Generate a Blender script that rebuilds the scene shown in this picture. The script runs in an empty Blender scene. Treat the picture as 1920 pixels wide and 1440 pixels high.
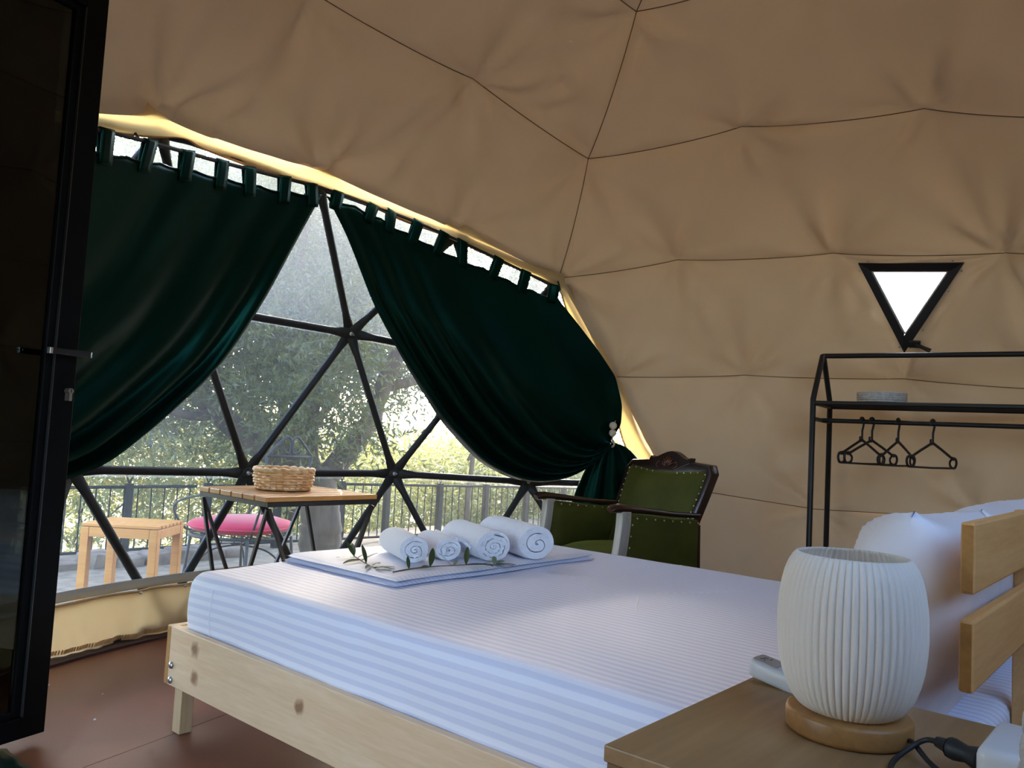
import bpy, bmesh, math, random, itertools
from math import sin, cos, pi, radians, sqrt, atan2, exp, hypot
from mathutils import Vector, Matrix, noise, Quaternion
random.seed(7)
S = bpy.context.scene
COL = S.collection

# ---------------------------------------------------------------- camera, sky, exposure
cam_d = bpy.data.cameras.new('camera')
cam = bpy.data.objects.new('camera', cam_d); COL.objects.link(cam)
cam_d.sensor_width = 36.0
cam_d.lens = 36.0 * 1507.5 / 1920.0
cam_d.clip_start = 0.02
YAW, PITCH, ROLL = .709506, .064588, .053843
_F = Vector((cos(PITCH) * cos(YAW), cos(PITCH) * sin(YAW), sin(PITCH)))
_R = Vector((sin(YAW), -cos(YAW), 0)); _U = _R.cross(_F)
_R2 = _R * cos(ROLL) + _U * sin(ROLL); _U2 = -_R * sin(ROLL) + _U * cos(ROLL)
cam.matrix_world = Matrix.Translation((0, 0, 1)) @ Matrix((_R2, _U2, -_F)).transposed().to_4x4()
S.camera = cam

world = bpy.data.worlds.new('world'); S.world = world; world.use_nodes = True
wn = world.node_tree; wn.nodes.clear()
sky = wn.nodes.new('ShaderNodeTexSky'); sky.sky_type = 'NISHITA'
sky.sun_disc = False; sky.sun_elevation = radians(27); sky.sun_rotation = radians(40)
sky.air_density = 1.0; sky.dust_density = 2.5; sky.ozone_density = 1.2
wbg = wn.nodes.new('ShaderNodeBackground'); wbg.inputs[1].default_value = 0.42
wout = wn.nodes.new('ShaderNodeOutputWorld')
wn.links.new(sky.outputs[0], wbg.inputs[0]); wn.links.new(wbg.outputs[0], wout.inputs[0])

sun_d = bpy.data.lights.new('sun', 'SUN'); sun_d.energy = 2.8; sun_d.angle = radians(11); sun_d.color = (1., .86, .66)
sun = bpy.data.objects.new('sun', sun_d); COL.objects.link(sun)
sun.rotation_euler = Vector((-cos(radians(50)) * cos(radians(27)), -sin(radians(50)) * cos(radians(27)), -sin(radians(27)))).to_track_quat('-Z', 'Y').to_euler()

S.view_settings.view_transform = 'Standard'; S.view_settings.look = 'None'
S.view_settings.gamma = 1.0; S.view_settings.use_curve_mapping = False
S.view_settings.exposure = 2.45
S.cycles.max_bounces = 10; S.cycles.diffuse_bounces = 6; S.cycles.glossy_bounces = 3
S.cycles.transmission_bounces = 6; S.cycles.transparent_max_bounces = 12
S.cycles.caustics_reflective = False; S.cycles.caustics_refractive = False
S.cycles.sample_clamp_indirect = 8.0

# ---------------------------------------------------------------- materials
MATS = {}
def nodes_of(name):
    m = bpy.data.materials.new(name); m.use_nodes = True
    nt = m.node_tree
    b = nt.nodes.get('Principled BSDF')
    MATS[name] = m
    return m, nt, b
def N(nt, t, **kw):
    n = nt.nodes.new(t)
    for k, v in kw.items(): setattr(n, k, v)
    return n
def mat(name, color, rough=.6, color2=None, scale=6., stretch=(1, 1, 1), bump=0., bscale=None, metal=0., spec=.5, sheen=0., detail=4., coat=0., sheen_tint=None, contrast=.3):
    m, nt, b = nodes_of(name)
    b.inputs['Base Color'].default_value = (*color, 1); b.inputs['Roughness'].default_value = rough
    b.inputs['Metallic'].default_value = metal; b.inputs['Specular IOR Level'].default_value = spec
    b.inputs['Sheen Weight'].default_value = sheen; b.inputs['Coat Weight'].default_value = coat
    if sheen_tint: b.inputs['Sheen Tint'].default_value = (*sheen_tint, 1)
    if color2 or bump:
        tc = N(nt, 'ShaderNodeTexCoord'); mp = N(nt, 'ShaderNodeMapping'); mp.inputs['Scale'].default_value = stretch
        nt.links.new(tc.outputs['Object'], mp.inputs[0])
        if color2:
            nz = N(nt, 'ShaderNodeTexNoise'); nz.inputs['Scale'].default_value = scale; nz.inputs['Detail'].default_value = detail
            nt.links.new(mp.outputs[0], nz.inputs['Vector'])
            rp = N(nt, 'ShaderNodeValToRGB')
            rp.color_ramp.elements[0].position = .5 - contrast / 2; rp.color_ramp.elements[1].position = .5 + contrast / 2
            rp.color_ramp.elements[0].color = (*color, 1); rp.color_ramp.elements[1].color = (*color2, 1)
            nt.links.new(nz.outputs[0], rp.inputs[0]); nt.links.new(rp.outputs[0], b.inputs['Base Color'])
        if bump:
            n2 = N(nt, 'ShaderNodeTexNoise'); n2.inputs['Scale'].default_value = bscale or scale; n2.inputs['Detail'].default_value = 5
            nt.links.new(mp.outputs[0], n2.inputs['Vector'])
            bp = N(nt, 'ShaderNodeBump'); bp.inputs['Strength'].default_value = bump; bp.inputs['Distance'].default_value = .01
            nt.links.new(n2.outputs[0], bp.inputs['Height']); nt.links.new(bp.outputs[0], b.inputs['Normal'])
    return m
def add_translucent(m, color, fac):
    nt = m.node_tree; b = nt.nodes['Principled BSDF']; out = nt.nodes['Material Output']
    t = N(nt, 'ShaderNodeBsdfTranslucent'); t.inputs[0].default_value = (*color, 1)
    mx = N(nt, 'ShaderNodeMixShader'); mx.inputs[0].default_value = fac
    nt.links.new(b.outputs[0], mx.inputs[1]); nt.links.new(t.outputs[0], mx.inputs[2]); nt.links.new(mx.outputs[0], out.inputs[0])
    return m
def wood(name, c1, c2, axis=0, scale=9., rough=.5, knots=(), cend=None, coat=0.):
    # long grain along `axis`; knots: (point, radius)
    m, nt, b = nodes_of(name)
    b.inputs['Roughness'].default_value = rough; b.inputs['Coat Weight'].default_value = coat
    tc = N(nt, 'ShaderNodeTexCoord'); mp = N(nt, 'ShaderNodeMapping')
    sc = [7., 7., 7.]; sc[axis] = .6; mp.inputs['Scale'].default_value = sc
    nt.links.new(tc.outputs['Object'], mp.inputs[0])
    nz = N(nt, 'ShaderNodeTexNoise'); nz.inputs['Scale'].default_value = scale * .35; nz.inputs['Detail'].default_value = 5; nz.inputs['Distortion'].default_value = .6
    nt.links.new(mp.outputs[0], nz.inputs['Vector'])
    n3 = N(nt, 'ShaderNodeTexNoise'); n3.inputs['Scale'].default_value = scale * 2.2; n3.inputs['Detail'].default_value = 3
    nt.links.new(mp.outputs[0], n3.inputs['Vector'])
    ad = N(nt, 'ShaderNodeMath', operation='MULTIPLY_ADD'); ad.inputs[1].default_value = .45
    nt.links.new(n3.outputs[0], ad.inputs[0]); 
    m2 = N(nt, 'ShaderNodeMath', operation='MULTIPLY'); m2.inputs[1].default_value = .6
    nt.links.new(nz.outputs[0], m2.inputs[0]); nt.links.new(m2.outputs[0], ad.inputs[2])
    rp = N(nt, 'ShaderNodeValToRGB'); rp.color_ramp.elements[0].position = .35; rp.color_ramp.elements[1].position = .68
    rp.color_ramp.elements[0].color = (*c1, 1); rp.color_ramp.elements[1].color = (*c2, 1)
    nt.links.new(ad.outputs[0], rp.inputs[0])
    last = rp.outputs[0]
    for p, r in knots:
        vm = N(nt, 'ShaderNodeVectorMath', operation='DISTANCE'); vm.inputs[1].default_value = p
        n5 = N(nt, 'ShaderNodeTexNoise'); n5.inputs['Scale'].default_value = 40
        nt.links.new(tc.outputs['Object'], n5.inputs['Vector'])
        ms = N(nt, 'ShaderNodeVectorMath', operation='MULTIPLY_ADD'); ms.inputs[1].default_value = (.022, .022, .022); ms.inputs[2].default_value = (-.011, -.011, -.011)
        nt.links.new(n5.outputs[1], ms.inputs[0])
        mm = N(nt, 'ShaderNodeVectorMath', operation='ADD')
        nt.links.new(tc.outputs['Object'], mm.inputs[0]); nt.links.new(ms.outputs[0], mm.inputs[1])
        nt.links.new(mm.outputs[0], vm.inputs[0])
        mr = N(nt, 'ShaderNodeMapRange'); mr.inputs[1].default_value = r * .55; mr.inputs[2].default_value = r * 1.4; mr.inputs[3].default_value = .85; mr.inputs[4].default_value = 0
        nt.links.new(vm.outputs['Value'], mr.inputs[0])
        mx = N(nt, 'ShaderNodeMixRGB'); mx.inputs[2].default_value = (.27, .115, .055, 1)
        nt.links.new(mr.outputs[0], mx.inputs[0]); nt.links.new(last, mx.inputs[1]); last = mx.outputs[0]
    nt.links.new(last, b.inputs['Base Color'])
    bp = N(nt, 'ShaderNodeBump'); bp.inputs['Strength'].default_value = .12; bp.inputs['Distance'].default_value = .004
    nt.links.new(ad.outputs[0], bp.inputs['Height']); nt.links.new(bp.outputs[0], b.inputs['Normal'])
    return m

CANVAS = add_translucent(mat('canvas', (.61, .457, .31), .75, (.565, .418, .278), 2.2, bump=.5, bscale=4.5, spec=.25), (.62, .46, .27), .0095)
HEM = add_translucent(mat('canvas_hem', (.62, .48, .28), .7, (.56, .42, .23), 5, bump=.2, bscale=14, spec=.2), (.66, .49, .20), .30)
THREAD = mat('seam_thread', (.17, .115, .065), .8)
SKIRTM = add_translucent(mat('skirt_canvas', (.62, .45, .24), .55, (.56, .40, .20), 4, bump=.25, bscale=9, spec=.2), (.92, .62, .30), .30)
BLACK = mat('black_paint', (.012, .012, .013), .42, spec=.4)
DOORBLACK = mat('door_black', (.0018, .002, .0024), .5, (.0025, .003, .0034), 14, spec=.10)
STRUTM = mat('strut_black', (.011, .013, .013), .5, (.018, .018, .018), 30, spec=.35)
STEEL = mat('steel', (.55, .55, .54), .32, metal=1.)
CHROME = mat('chrome', (.75, .75, .73), .25, metal=.9)
BRASS = mat('nail_metal', (.62, .55, .40), .3, metal=1.)
SATIN = mat('green_satin', (.0006, .0075, .0056), .33, (.0005, .0062, .0046), 40, spec=.22, sheen=.03, sheen_tint=(.1, .5, .4)); SATIN.node_tree.nodes['Principled BSDF'].inputs['Specular Tint'].default_value = (.15, .95, .75, 1)
VELVET = mat('olive_velvet', (.036, .038, .004), .75, (.060, .062, .007), 7, bump=.1, bscale=60, sheen=.18, sheen_tint=(.6, .6, .1), contrast=.45, spec=.2)
DARKWOOD = mat('dark_wood', (.018, .008, .005), .3, (.03, .012, .007), 12, spec=.5)
CARVED = mat('carved_red', (.09, .022, .008), .35, spec=.5)
PALEWOOD = mat('pale_wood', (.42, .39, .34), .4, (.30, .27, .23), 22, stretch=(1, 1, .3), spec=.5)
LINEN = mat('white_linen', (.86, .87, .94), .75, (.83, .84, .91), 5, bump=.12, bscale=9, sheen=.1)
TERRY = mat('white_terry', (.84, .86, .93), .95, bump=.55, bscale=170, sheen=.3)
PLASTIC = mat('white_plastic', (.62, .64, .66), .35)
SCREEN = mat('grey_screen', (.30, .30, .30), .25)
RUBBER = mat('black_rubber', (.012, .012, .013), .55)
FLOORM = None
WICKER = mat('wicker', (.80, .56, .30), .5, (.62, .37, .15), 30, bump=.25, bscale=90)
RATTANGREY = mat('grey_woven', (.62, .60, .59), .6, (.45, .43, .42), 60, bump=.3, bscale=120)
PINK = mat('pink_fabric', (.52, .005, .05), .9, (.46, .004, .042), 8, sheen=.2)
IRON = mat('weathered_iron', (.03, .03, .03), .7, (.05, .05, .05), 30)
FENCEM = mat('fence_iron', (.010, .011, .011), .8, (.018, .018, .018), 25, spec=.15)
BARK = mat('olive_bark', (.045, .031, .02), .95, (.10, .073, .05), 9, stretch=(1, 1, .25), bump=.9, bscale=18)
PINE = wood('pine', (.88, .64, .41), (.77, .52, .30), axis=1, knots=(((1.31, 2.351, .293), .021), ((1.31, 2.343, .208), .020), ((1.31, 1.801, .259), .018), ((1.31, 1.22, .235), .02)), rough=.5)
PINEX = wood('pine_cross', (.74, .58, .36), (.60, .42, .22), axis=0, rough=.55)
PINEZ = wood('pine_leg', (.72, .55, .33), (.58, .39, .2), axis=2, rough=.55)
HEADM = wood('headboard_pine', (.78, .43, .165), (.66, .33, .105), axis=0, rough=.5)
ENDGRAIN = mat('end_grain', (.52, .25, .06), .6, (.42, .18, .04), 60)
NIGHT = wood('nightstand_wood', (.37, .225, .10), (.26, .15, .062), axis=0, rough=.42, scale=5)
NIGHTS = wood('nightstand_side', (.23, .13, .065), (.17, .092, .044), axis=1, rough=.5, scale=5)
LAMPBASE = wood('lamp_base_wood', (.36, .18, .058), (.27, .125, .036), axis=0, rough=.42)
TABLEW = wood('table_plank', (.52, .26, .075), (.40, .18, .045), axis=0, rough=.35, coat=.08)
STOOLW = wood('stool_wood', (.56, .24, .04), (.46, .17, .022), axis=0, rough=.5)
SHADE = add_translucent(mat('lamp_shade', (.95, .91, .84), .5, spec=.25), (.96, .92, .85), .28)
OLIVEL = mat('olive_leaf', (.035, .065, .02), .45, spec=.5)
OLIVEP = mat('olive_leaf_pale', (.20, .26, .15), .6, spec=.3)
TWIG = mat('twig', (.16, .13, .08), .8)
ROPE = mat('wool_rope', (.60, .58, .56), .95, (.45, .43, .42), 45, bump=.6, bscale=120, sheen=.3)
BEAD = mat('cream_bead', (.62, .56, .46), .6)
CORDW = mat('pale_cord', (.55, .55, .5), .8)
STONE = mat('stone', (.20, .15, .115), .9, (.10, .068, .052), 6, bump=.9, bscale=9)
GROUND = mat('gravel_ground', (.22, .17, .12), .95, (.13, .098, .068), 9, bump=.6, bscale=30)
HILL = mat('hill_grass', (.10, .11, .055), .95, (.07, .085, .035), .6)

def leaf_mat(name, dark, light, trans):
    m, nt, b = nodes_of(name)
    g = N(nt, 'ShaderNodeNewGeometry'); rp = N(nt, 'ShaderNodeValToRGB')
    rp.color_ramp.elements[0].color = (*dark, 1); rp.color_ramp.elements[1].color = (*light, 1)
    nt.links.new(g.outputs['Random Per Island'], rp.inputs[0]); nt.links.new(rp.outputs[0], b.inputs['Base Color'])
    b.inputs['Roughness'].default_value = .55; b.inputs['Specular IOR Level'].default_value = .4
    t = N(nt, 'ShaderNodeBsdfTranslucent'); t.inputs[0].default_value = (*trans, 1)
    mx = N(nt, 'ShaderNodeMixShader'); mx.inputs[0].default_value = .35
    nt.links.new(b.outputs[0], mx.inputs[1]); nt.links.new(t.outputs[0], mx.inputs[2]); nt.links.new(mx.outputs[0], nt.nodes['Material Output'].inputs[0])
    return m
LEAF1 = leaf_mat('olive_foliage', (.022, .034, .010), (.10, .115, .045), (.12, .14, .03))
LEAF2 = leaf_mat('blue_foliage', (.045, .068, .066), (.13, .165, .15), (.10, .13, .09))
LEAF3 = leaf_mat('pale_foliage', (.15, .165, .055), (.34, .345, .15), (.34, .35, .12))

def floor_mat():
    m, nt, b = nodes_of('floor_brown')
    tc = N(nt, 'ShaderNodeTexCoord')
    a = N(nt, 'ShaderNodeTexNoise'); a.inputs['Scale'].default_value = 2.2; a.inputs['Detail'].default_value = 6
    c = N(nt, 'ShaderNodeTexNoise'); c.inputs['Scale'].default_value = 55; c.inputs['Detail'].default_value = 3
    for q in (a, c): nt.links.new(tc.outputs['Object'], q.inputs['Vector'])
    rp = N(nt, 'ShaderNodeValToRGB')
    rp.color_ramp.elements[0].color = (.10, .029, .014, 1); rp.color_ramp.elements[0].position = .3
    rp.color_ramp.elements[1].color = (.20, .061, .027, 1); rp.color_ramp.elements[1].position = .7
    nt.links.new(a.outputs[0], rp.inputs[0])
    r2 = N(nt, 'ShaderNodeValToRGB'); r2.color_ramp.elements[0].position = .62; r2.color_ramp.elements[1].position = .78
    nt.links.new(c.outputs[0], r2.inputs[0])
    mx = N(nt, 'ShaderNodeMixRGB'); mx.inputs[2].default_value = (.22, .14, .12, 1)
    sc = N(nt, 'ShaderNodeMath', operation='MULTIPLY'); sc.inputs[1].default_value = .3
    nt.links.new(r2.outputs[0], sc.inputs[0]); nt.links.new(sc.outputs[0], mx.inputs[0]); nt.links.new(rp.outputs[0], mx.inputs[1])
    nt.links.new(mx.outputs[0], b.inputs['Base Color'])
    rr = N(nt, 'ShaderNodeMapRange'); rr.inputs[3].default_value = .24; rr.inputs[4].default_value = .5
    nt.links.new(a.outputs[0], rr.inputs[0]); nt.links.new(rr.outputs[0], b.inputs['Roughness'])
    return m
FLOORM = floor_mat()

def sheet_mat(name, period, c1, c2):
    # satin stripes woven into the cloth: UV.x runs across the stripes in metres
    m, nt, b = nodes_of(name)
    uv = N(nt, 'ShaderNodeUVMap'); uv.uv_map = 'UVMap'
    sp = N(nt, 'ShaderNodeSeparateXYZ'); nt.links.new(uv.outputs[0], sp.inputs[0])
    d = N(nt, 'ShaderNodeMath', operation='DIVIDE'); d.inputs[1].default_value = period; nt.links.new(sp.outputs[0], d.inputs[0])
    fr = N(nt, 'ShaderNodeMath', operation='FRACT'); nt.links.new(d.outputs[0], fr.inputs[0])
    rp = N(nt, 'ShaderNodeValToRGB'); e = rp.color_ramp.elements
    e[0].position = 0; e[0].color = (*c1, 1); e[1].position = .46; e[1].color = (*c1, 1)
    for p, c in ((.5, c2), (.94, c2), (.98, c1)):
        q = e.new(p); q.color = (*c, 1)
    nt.links.new(fr.outputs[0], rp.inputs[0]); nt.links.new(rp.outputs[0], b.inputs['Base Color'])
    b.inputs['Roughness'].default_value = .6; b.inputs['Specular IOR Level'].default_value = .45
    tc = N(nt, 'ShaderNodeTexCoord'); n = N(nt, 'ShaderNodeTexNoise'); n.inputs['Scale'].default_value = 7; n.inputs['Detail'].default_value = 5
    nt.links.new(tc.outputs['Object'], n.inputs['Vector'])
    bp = N(nt, 'ShaderNodeBump'); bp.inputs['Strength'].default_value = .18; bp.inputs['Distance'].default_value = .01
    nt.links.new(n.outputs[0], bp.inputs['Height']); nt.links.new(bp.outputs[0], b.inputs['Normal'])
    return m
SHEET = sheet_mat('striped_sheet', .0285, (.85, .865, .97), (.72, .74, .89))
SHEET2 = sheet_mat('striped_cover', .020, (.82, .84, .93), (.72, .74, .85))

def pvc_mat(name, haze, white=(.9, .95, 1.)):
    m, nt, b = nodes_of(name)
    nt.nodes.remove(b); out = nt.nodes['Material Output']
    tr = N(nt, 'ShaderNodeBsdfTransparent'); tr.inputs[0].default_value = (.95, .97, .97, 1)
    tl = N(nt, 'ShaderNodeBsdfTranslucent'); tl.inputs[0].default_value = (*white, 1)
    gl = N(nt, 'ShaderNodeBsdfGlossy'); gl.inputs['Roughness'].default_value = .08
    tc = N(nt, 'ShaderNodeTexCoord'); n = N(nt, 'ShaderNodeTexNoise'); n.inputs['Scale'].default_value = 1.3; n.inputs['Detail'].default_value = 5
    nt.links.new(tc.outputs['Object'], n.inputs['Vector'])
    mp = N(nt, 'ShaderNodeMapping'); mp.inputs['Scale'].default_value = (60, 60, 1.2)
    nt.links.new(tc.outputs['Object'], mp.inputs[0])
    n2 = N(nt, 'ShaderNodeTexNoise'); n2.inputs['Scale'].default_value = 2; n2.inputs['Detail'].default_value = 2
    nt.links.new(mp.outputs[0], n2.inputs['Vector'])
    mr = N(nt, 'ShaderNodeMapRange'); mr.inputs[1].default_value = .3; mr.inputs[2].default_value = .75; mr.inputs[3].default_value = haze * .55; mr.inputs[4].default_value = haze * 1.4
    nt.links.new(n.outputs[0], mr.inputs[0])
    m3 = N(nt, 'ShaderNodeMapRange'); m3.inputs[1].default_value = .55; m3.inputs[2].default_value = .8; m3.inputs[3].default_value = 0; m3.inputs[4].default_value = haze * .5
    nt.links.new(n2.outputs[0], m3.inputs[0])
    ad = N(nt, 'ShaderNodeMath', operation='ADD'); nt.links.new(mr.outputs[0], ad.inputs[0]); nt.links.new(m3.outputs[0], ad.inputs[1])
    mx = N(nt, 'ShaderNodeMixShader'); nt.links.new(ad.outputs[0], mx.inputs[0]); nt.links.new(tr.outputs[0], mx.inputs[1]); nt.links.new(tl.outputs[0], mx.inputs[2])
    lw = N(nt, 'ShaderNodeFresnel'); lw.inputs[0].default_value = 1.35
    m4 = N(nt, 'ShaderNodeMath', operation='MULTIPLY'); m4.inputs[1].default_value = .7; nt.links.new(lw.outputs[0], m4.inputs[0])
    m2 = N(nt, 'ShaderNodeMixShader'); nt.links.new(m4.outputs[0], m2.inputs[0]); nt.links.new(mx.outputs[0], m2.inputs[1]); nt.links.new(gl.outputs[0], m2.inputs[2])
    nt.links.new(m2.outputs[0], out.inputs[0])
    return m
PVC = pvc_mat('clear_pvc', .032); PVCGLARE = pvc_mat('pvc_painted_glare', .082)  # upper band: sun glare put into the material as extra haze
PVCWELD = pvc_mat('pvc_weld', .16)
ACRYL = pvc_mat('acrylic', .25)
def glass_mat():
    m, nt, b = nodes_of('dark_glass'); nt.nodes.remove(b); out = nt.nodes['Material Output']
    tr = N(nt, 'ShaderNodeBsdfTransparent'); tr.inputs[0].default_value = (.13, .15, .145, 1)
    gl = N(nt, 'ShaderNodeBsdfGlossy'); gl.inputs['Roughness'].default_value = .02; gl.inputs[0].default_value = (.8, .85, .85, 1)
    lw = N(nt, 'ShaderNodeFresnel'); lw.inputs[0].default_value = 1.5
    mx = N(nt, 'ShaderNodeMixShader'); nt.links.new(lw.outputs[0], mx.inputs[0]); nt.links.new(tr.outputs[0], mx.inputs[1]); nt.links.new(gl.outputs[0], mx.inputs[2])
    nt.links.new(mx.outputs[0], out.inputs[0]); return m
GLASS = glass_mat()

# ---------------------------------------------------------------- mesh helpers
class MB:
    def __init__(s): s.v = []; s.f = []
    def add(s, vs, fs):
        o = len(s.v); s.v += [tuple(p) for p in vs]; s.f += [tuple(i + o for i in q) for q in fs]; return s
    def box(s, c, size, rot=None):
        x, y, z = (d / 2 for d in size); c = Vector(c)
        vs = [Vector(p) for p in ((-x, -y, -z), (x, -y, -z), (x, y, -z), (-x, y, -z), (-x, -y, z), (x, -y, z), (x, y, z), (-x, y, z))]
        if rot is not None: vs = [rot @ p for p in vs]
        return s.add([p + c for p in vs], [(3, 2, 1, 0), (4, 5, 6, 7), (0, 1, 5, 4), (1, 2, 6, 5), (2, 3, 7, 6), (3, 0, 4, 7)])
    def bb(s, x0, x1, y0, y1, z0, z1): return s.box(((x0 + x1) / 2, (y0 + y1) / 2, (z0 + z1) / 2), (abs(x1 - x0), abs(y1 - y0), abs(z1 - z0)))
    def tube(s, pts, r, n=8, closed=False, caps=True, up=None, flat=None):
        pts = [Vector(p) for p in pts]; m = len(pts)
        rs = r if isinstance(r, (list, tuple)) else [r] * m
        T = []
        for i in range(m):
            a = pts[(i - 1) % m] if (closed or i) else pts[0]; b = pts[(i + 1) % m] if (closed or i < m - 1) else pts[-1]
            t = (b - a); T.append(t.normalized() if t.length > 1e-9 else Vector((0, 0, 1)))
        u = Vector(up) if up is not None else (Vector((0, 0, 1)) if abs(T[0].z) < .9 else Vector((1, 0, 0)))
        u = (u - T[0] * u.dot(T[0])).normalized()
        vs = []
        for i in range(m):
            u = (u - T[i] * u.dot(T[i]))
            u = u.normalized() if u.length > 1e-6 else T[i].orthogonal().normalized()
            w = T[i].cross(u)
            fu, fw = (flat[i] if flat else (1, 1))
            for k in range(n):
                a = 2 * pi * (k + .5) / n
                vs.append(pts[i] + u * (cos(a) * rs[i] * fu) + w * (sin(a) * rs[i] * fw))
        fs = []
        for i in range(m if closed else m - 1):
            j = (i + 1) % m
            for k in range(n):
                l = (k + 1) % n; fs.append((i * n + k, i * n + l, j * n + l, j * n + k))
        if caps and not closed:
            fs.append(tuple(range(n - 1, -1, -1))); fs.append(tuple((m - 1) * n + k for k in range(n)))
        return s.add(vs, fs)
    def lathe(s, prof, n=24, c=(0, 0, 0), rfun=None, capb=True, capt=True):
        vs = []; m = len(prof)
        for (r, z) in prof:
            for k in range(n):
                a = 2 * pi * k / n; q = r * (rfun(a, z) if rfun else 1); vs.append((c[0] + q * cos(a), c[1] + q * sin(a), c[2] + z))
        fs = [(i * n + k, i * n + (k + 1) % n, (i + 1) * n + (k + 1) % n, (i + 1) * n + k) for i in range(m - 1) for k in range(n)]
        if capb: fs.append(tuple(range(n - 1, -1, -1)))
        if capt: fs.append(tuple((m - 1) * n + k for k in range(n)))
        return s.add(vs, fs)
    def grid(s, P):   # P[i][j]
        a, b = len(P), len(P[0]); 
        return s.add([p for r in P for p in r], [(i * b + j, i * b + j + 1, (i + 1) * b + j + 1, (i + 1) * b + j) for i in range(a - 1) for j in range(b - 1)])
    def prism(s, poly, h, M=None):  # poly in XY extruded along +Z by h, then transformed
        n = len(poly); vs = [Vector((x, y, 0)) for x, y in poly] + [Vector((x, y, h)) for x, y in poly]
        if M is not None: vs = [M @ p for p in vs]
        return s.add(vs, [tuple(range(n - 1, -1, -1)), tuple(range(n, 2 * n))] + [(i, (i + 1) % n, n + (i + 1) % n, n + i) for i in range(n)])
    def xf(s, M): s.v = [tuple(M @ Vector(p)) for p in s.v]; return s
    def build(s, name, m, parent=None, world=False, smooth=False, bevel=0., seg=2, solid=0., uv=None, recalc=True):
        me = bpy.data.meshes.new(name); me.from_pydata(s.v, [], s.f)
        if uv:
            l = me.uv_layers.new(name='UVMap')
            for lp in me.loops: l.data[lp.index].uv = uv[lp.vertex_index]
        if bevel or recalc:
            b = bmesh.new(); b.from_mesh(me)
            if recalc: bmesh.ops.recalc_face_normals(b, faces=b.faces)
            if bevel: bmesh.ops.bevel(b, geom=[e for e in b.edges if e.is_manifold and e.calc_face_angle(0) > .5], offset=bevel, segments=seg, affect='EDGES', profile=.5)
            b.to_mesh(me); b.free()
        if smooth:
            for p in me.polygons: p.use_smooth = True
            if bevel or smooth == 'auto': me.set_sharp_from_angle(angle=radians(42))
        me.materials.append(m)
        o = bpy.data.objects.new(name, me); COL.objects.link(o)
        if parent is not None:
            o.parent = parent
            if world: o.matrix_parent_inverse = parent.matrix_basis.inverted()
        if solid:
            md = o.modifiers.new('solid', 'SOLIDIFY'); md.thickness = solid; md.offset = 0
        return o
def tag(o, label=None, cat=None, group=None, kind=None):
    if label: o['label'] = label
    if cat: o['category'] = cat
    if group: o['group'] = group
    if kind: o['kind'] = kind
    return o
def thing(name, label, cat, loc=(0, 0, 0), rotz=0., group=None, kind=None):
    o = bpy.data.objects.new(name, None); COL.objects.link(o)
    o.matrix_basis = Matrix.Translation(loc) @ Matrix.Rotation(rotz, 4, 'Z'); o.empty_display_size = .1
    return tag(o, label, cat, group, kind)
def copy_tree(o, parent=None):
    c = o.copy(); COL.objects.link(c)
    if parent is not None: c.parent = parent; c.matrix_parent_inverse = o.matrix_parent_inverse.copy()
    for ch in [k for k in bpy.data.objects if k.parent == o]: copy_tree(ch, c)
    return c
def lerp(a, b, t): return a + (b - a) * t
def resample(pts, n):
    pts = [Vector(p) for p in pts]; d = [0]
    for a, b in zip(pts, pts[1:]): d.append(d[-1] + (b - a).length)
    out = []; k = 0
    for i in range(n):
        t = d[-1] * i / (n - 1)
        while k < len(d) - 2 and d[k + 1] < t: k += 1
        out.append(pts[k].lerp(pts[k + 1], (t - d[k]) / max(1e-9, d[k + 1] - d[k])))
    return out
def smoothp(pts, n, it=2):
    p = resample(pts, n)
    for _ in range(it * 4):
        p = [p[0]] + [(p[i - 1] + p[i] * 2 + p[i + 1]) / 4 for i in range(1, n - 1)] + [p[-1]]
    return p
def spline(pts, per=8):
    pts = [Vector(p) for p in pts]; out = []
    for i in range(len(pts) - 1):
        p0 = pts[max(0, i - 1)]; p1 = pts[i]; p2 = pts[i + 1]; p3 = pts[min(len(pts) - 1, i + 2)]
        for k in range(per):
            t = k / per; out.append(.5 * ((2 * p1) + (p2 - p0) * t + (2 * p0 - 5 * p1 + 4 * p2 - p3) * t * t + (3 * p1 - p0 - 3 * p2 + p3) * t ** 3))
    return out + [pts[-1]]
def sn(x, y=0., z=0.): return noise.noise(Vector((x, y, z)))

# ---------------------------------------------------------------- dome geometry (4-frequency geodesic)
DC = Vector((2.318, .955, .737)); DR = 2.849; DA = .933
def icosa(n):
    V = [Vector((0, 0, 1))]; e = math.atan(.5)
    for k in range(5): V.append(Vector((cos(e) * cos(k * 2 * pi / 5), cos(e) * sin(k * 2 * pi / 5), sin(e))))
    for k in range(5): V.append(Vector((cos(e) * cos((k + .5) * 2 * pi / 5), cos(e) * sin((k + .5) * 2 * pi / 5), -sin(e))))
    V.append(Vector((0, 0, -1)))
    L = min((a - b).length for a, b in itertools.combinations(V, 2))
    FF = [t for t in itertools.combinations(range(12), 3) if all(abs((V[a] - V[b]).length - L) < 1e-5 for a, b in itertools.combinations(t, 2))]
    P = []; faces = []
    for t in FF:
        idx = {}
        for i in range(n + 1):
            for j in range(n + 1 - i):
                p = (V[t[0]] * i + V[t[1]] * j + V[t[2]] * (n - i - j)); p.normalize()
                for q, pp in enumerate(P):
                    if (pp - p).length < 1e-3: idx[i, j] = q; break
                else: P.append(p); idx[i, j] = len(P) - 1
        for i in range(n):
            for j in range(n - i):
                faces.append(tuple(sorted((idx[i, j], idx[i + 1, j], idx[i, j + 1]))))
                if i + j < n - 1: faces.append(tuple(sorted((idx[i + 1, j], idx[i, j + 1], idx[i + 1, j + 1]))))
    return P, faces
GP, GF = icosa(4)
rz = Matrix.Rotation(DA, 3, 'Z')
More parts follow.
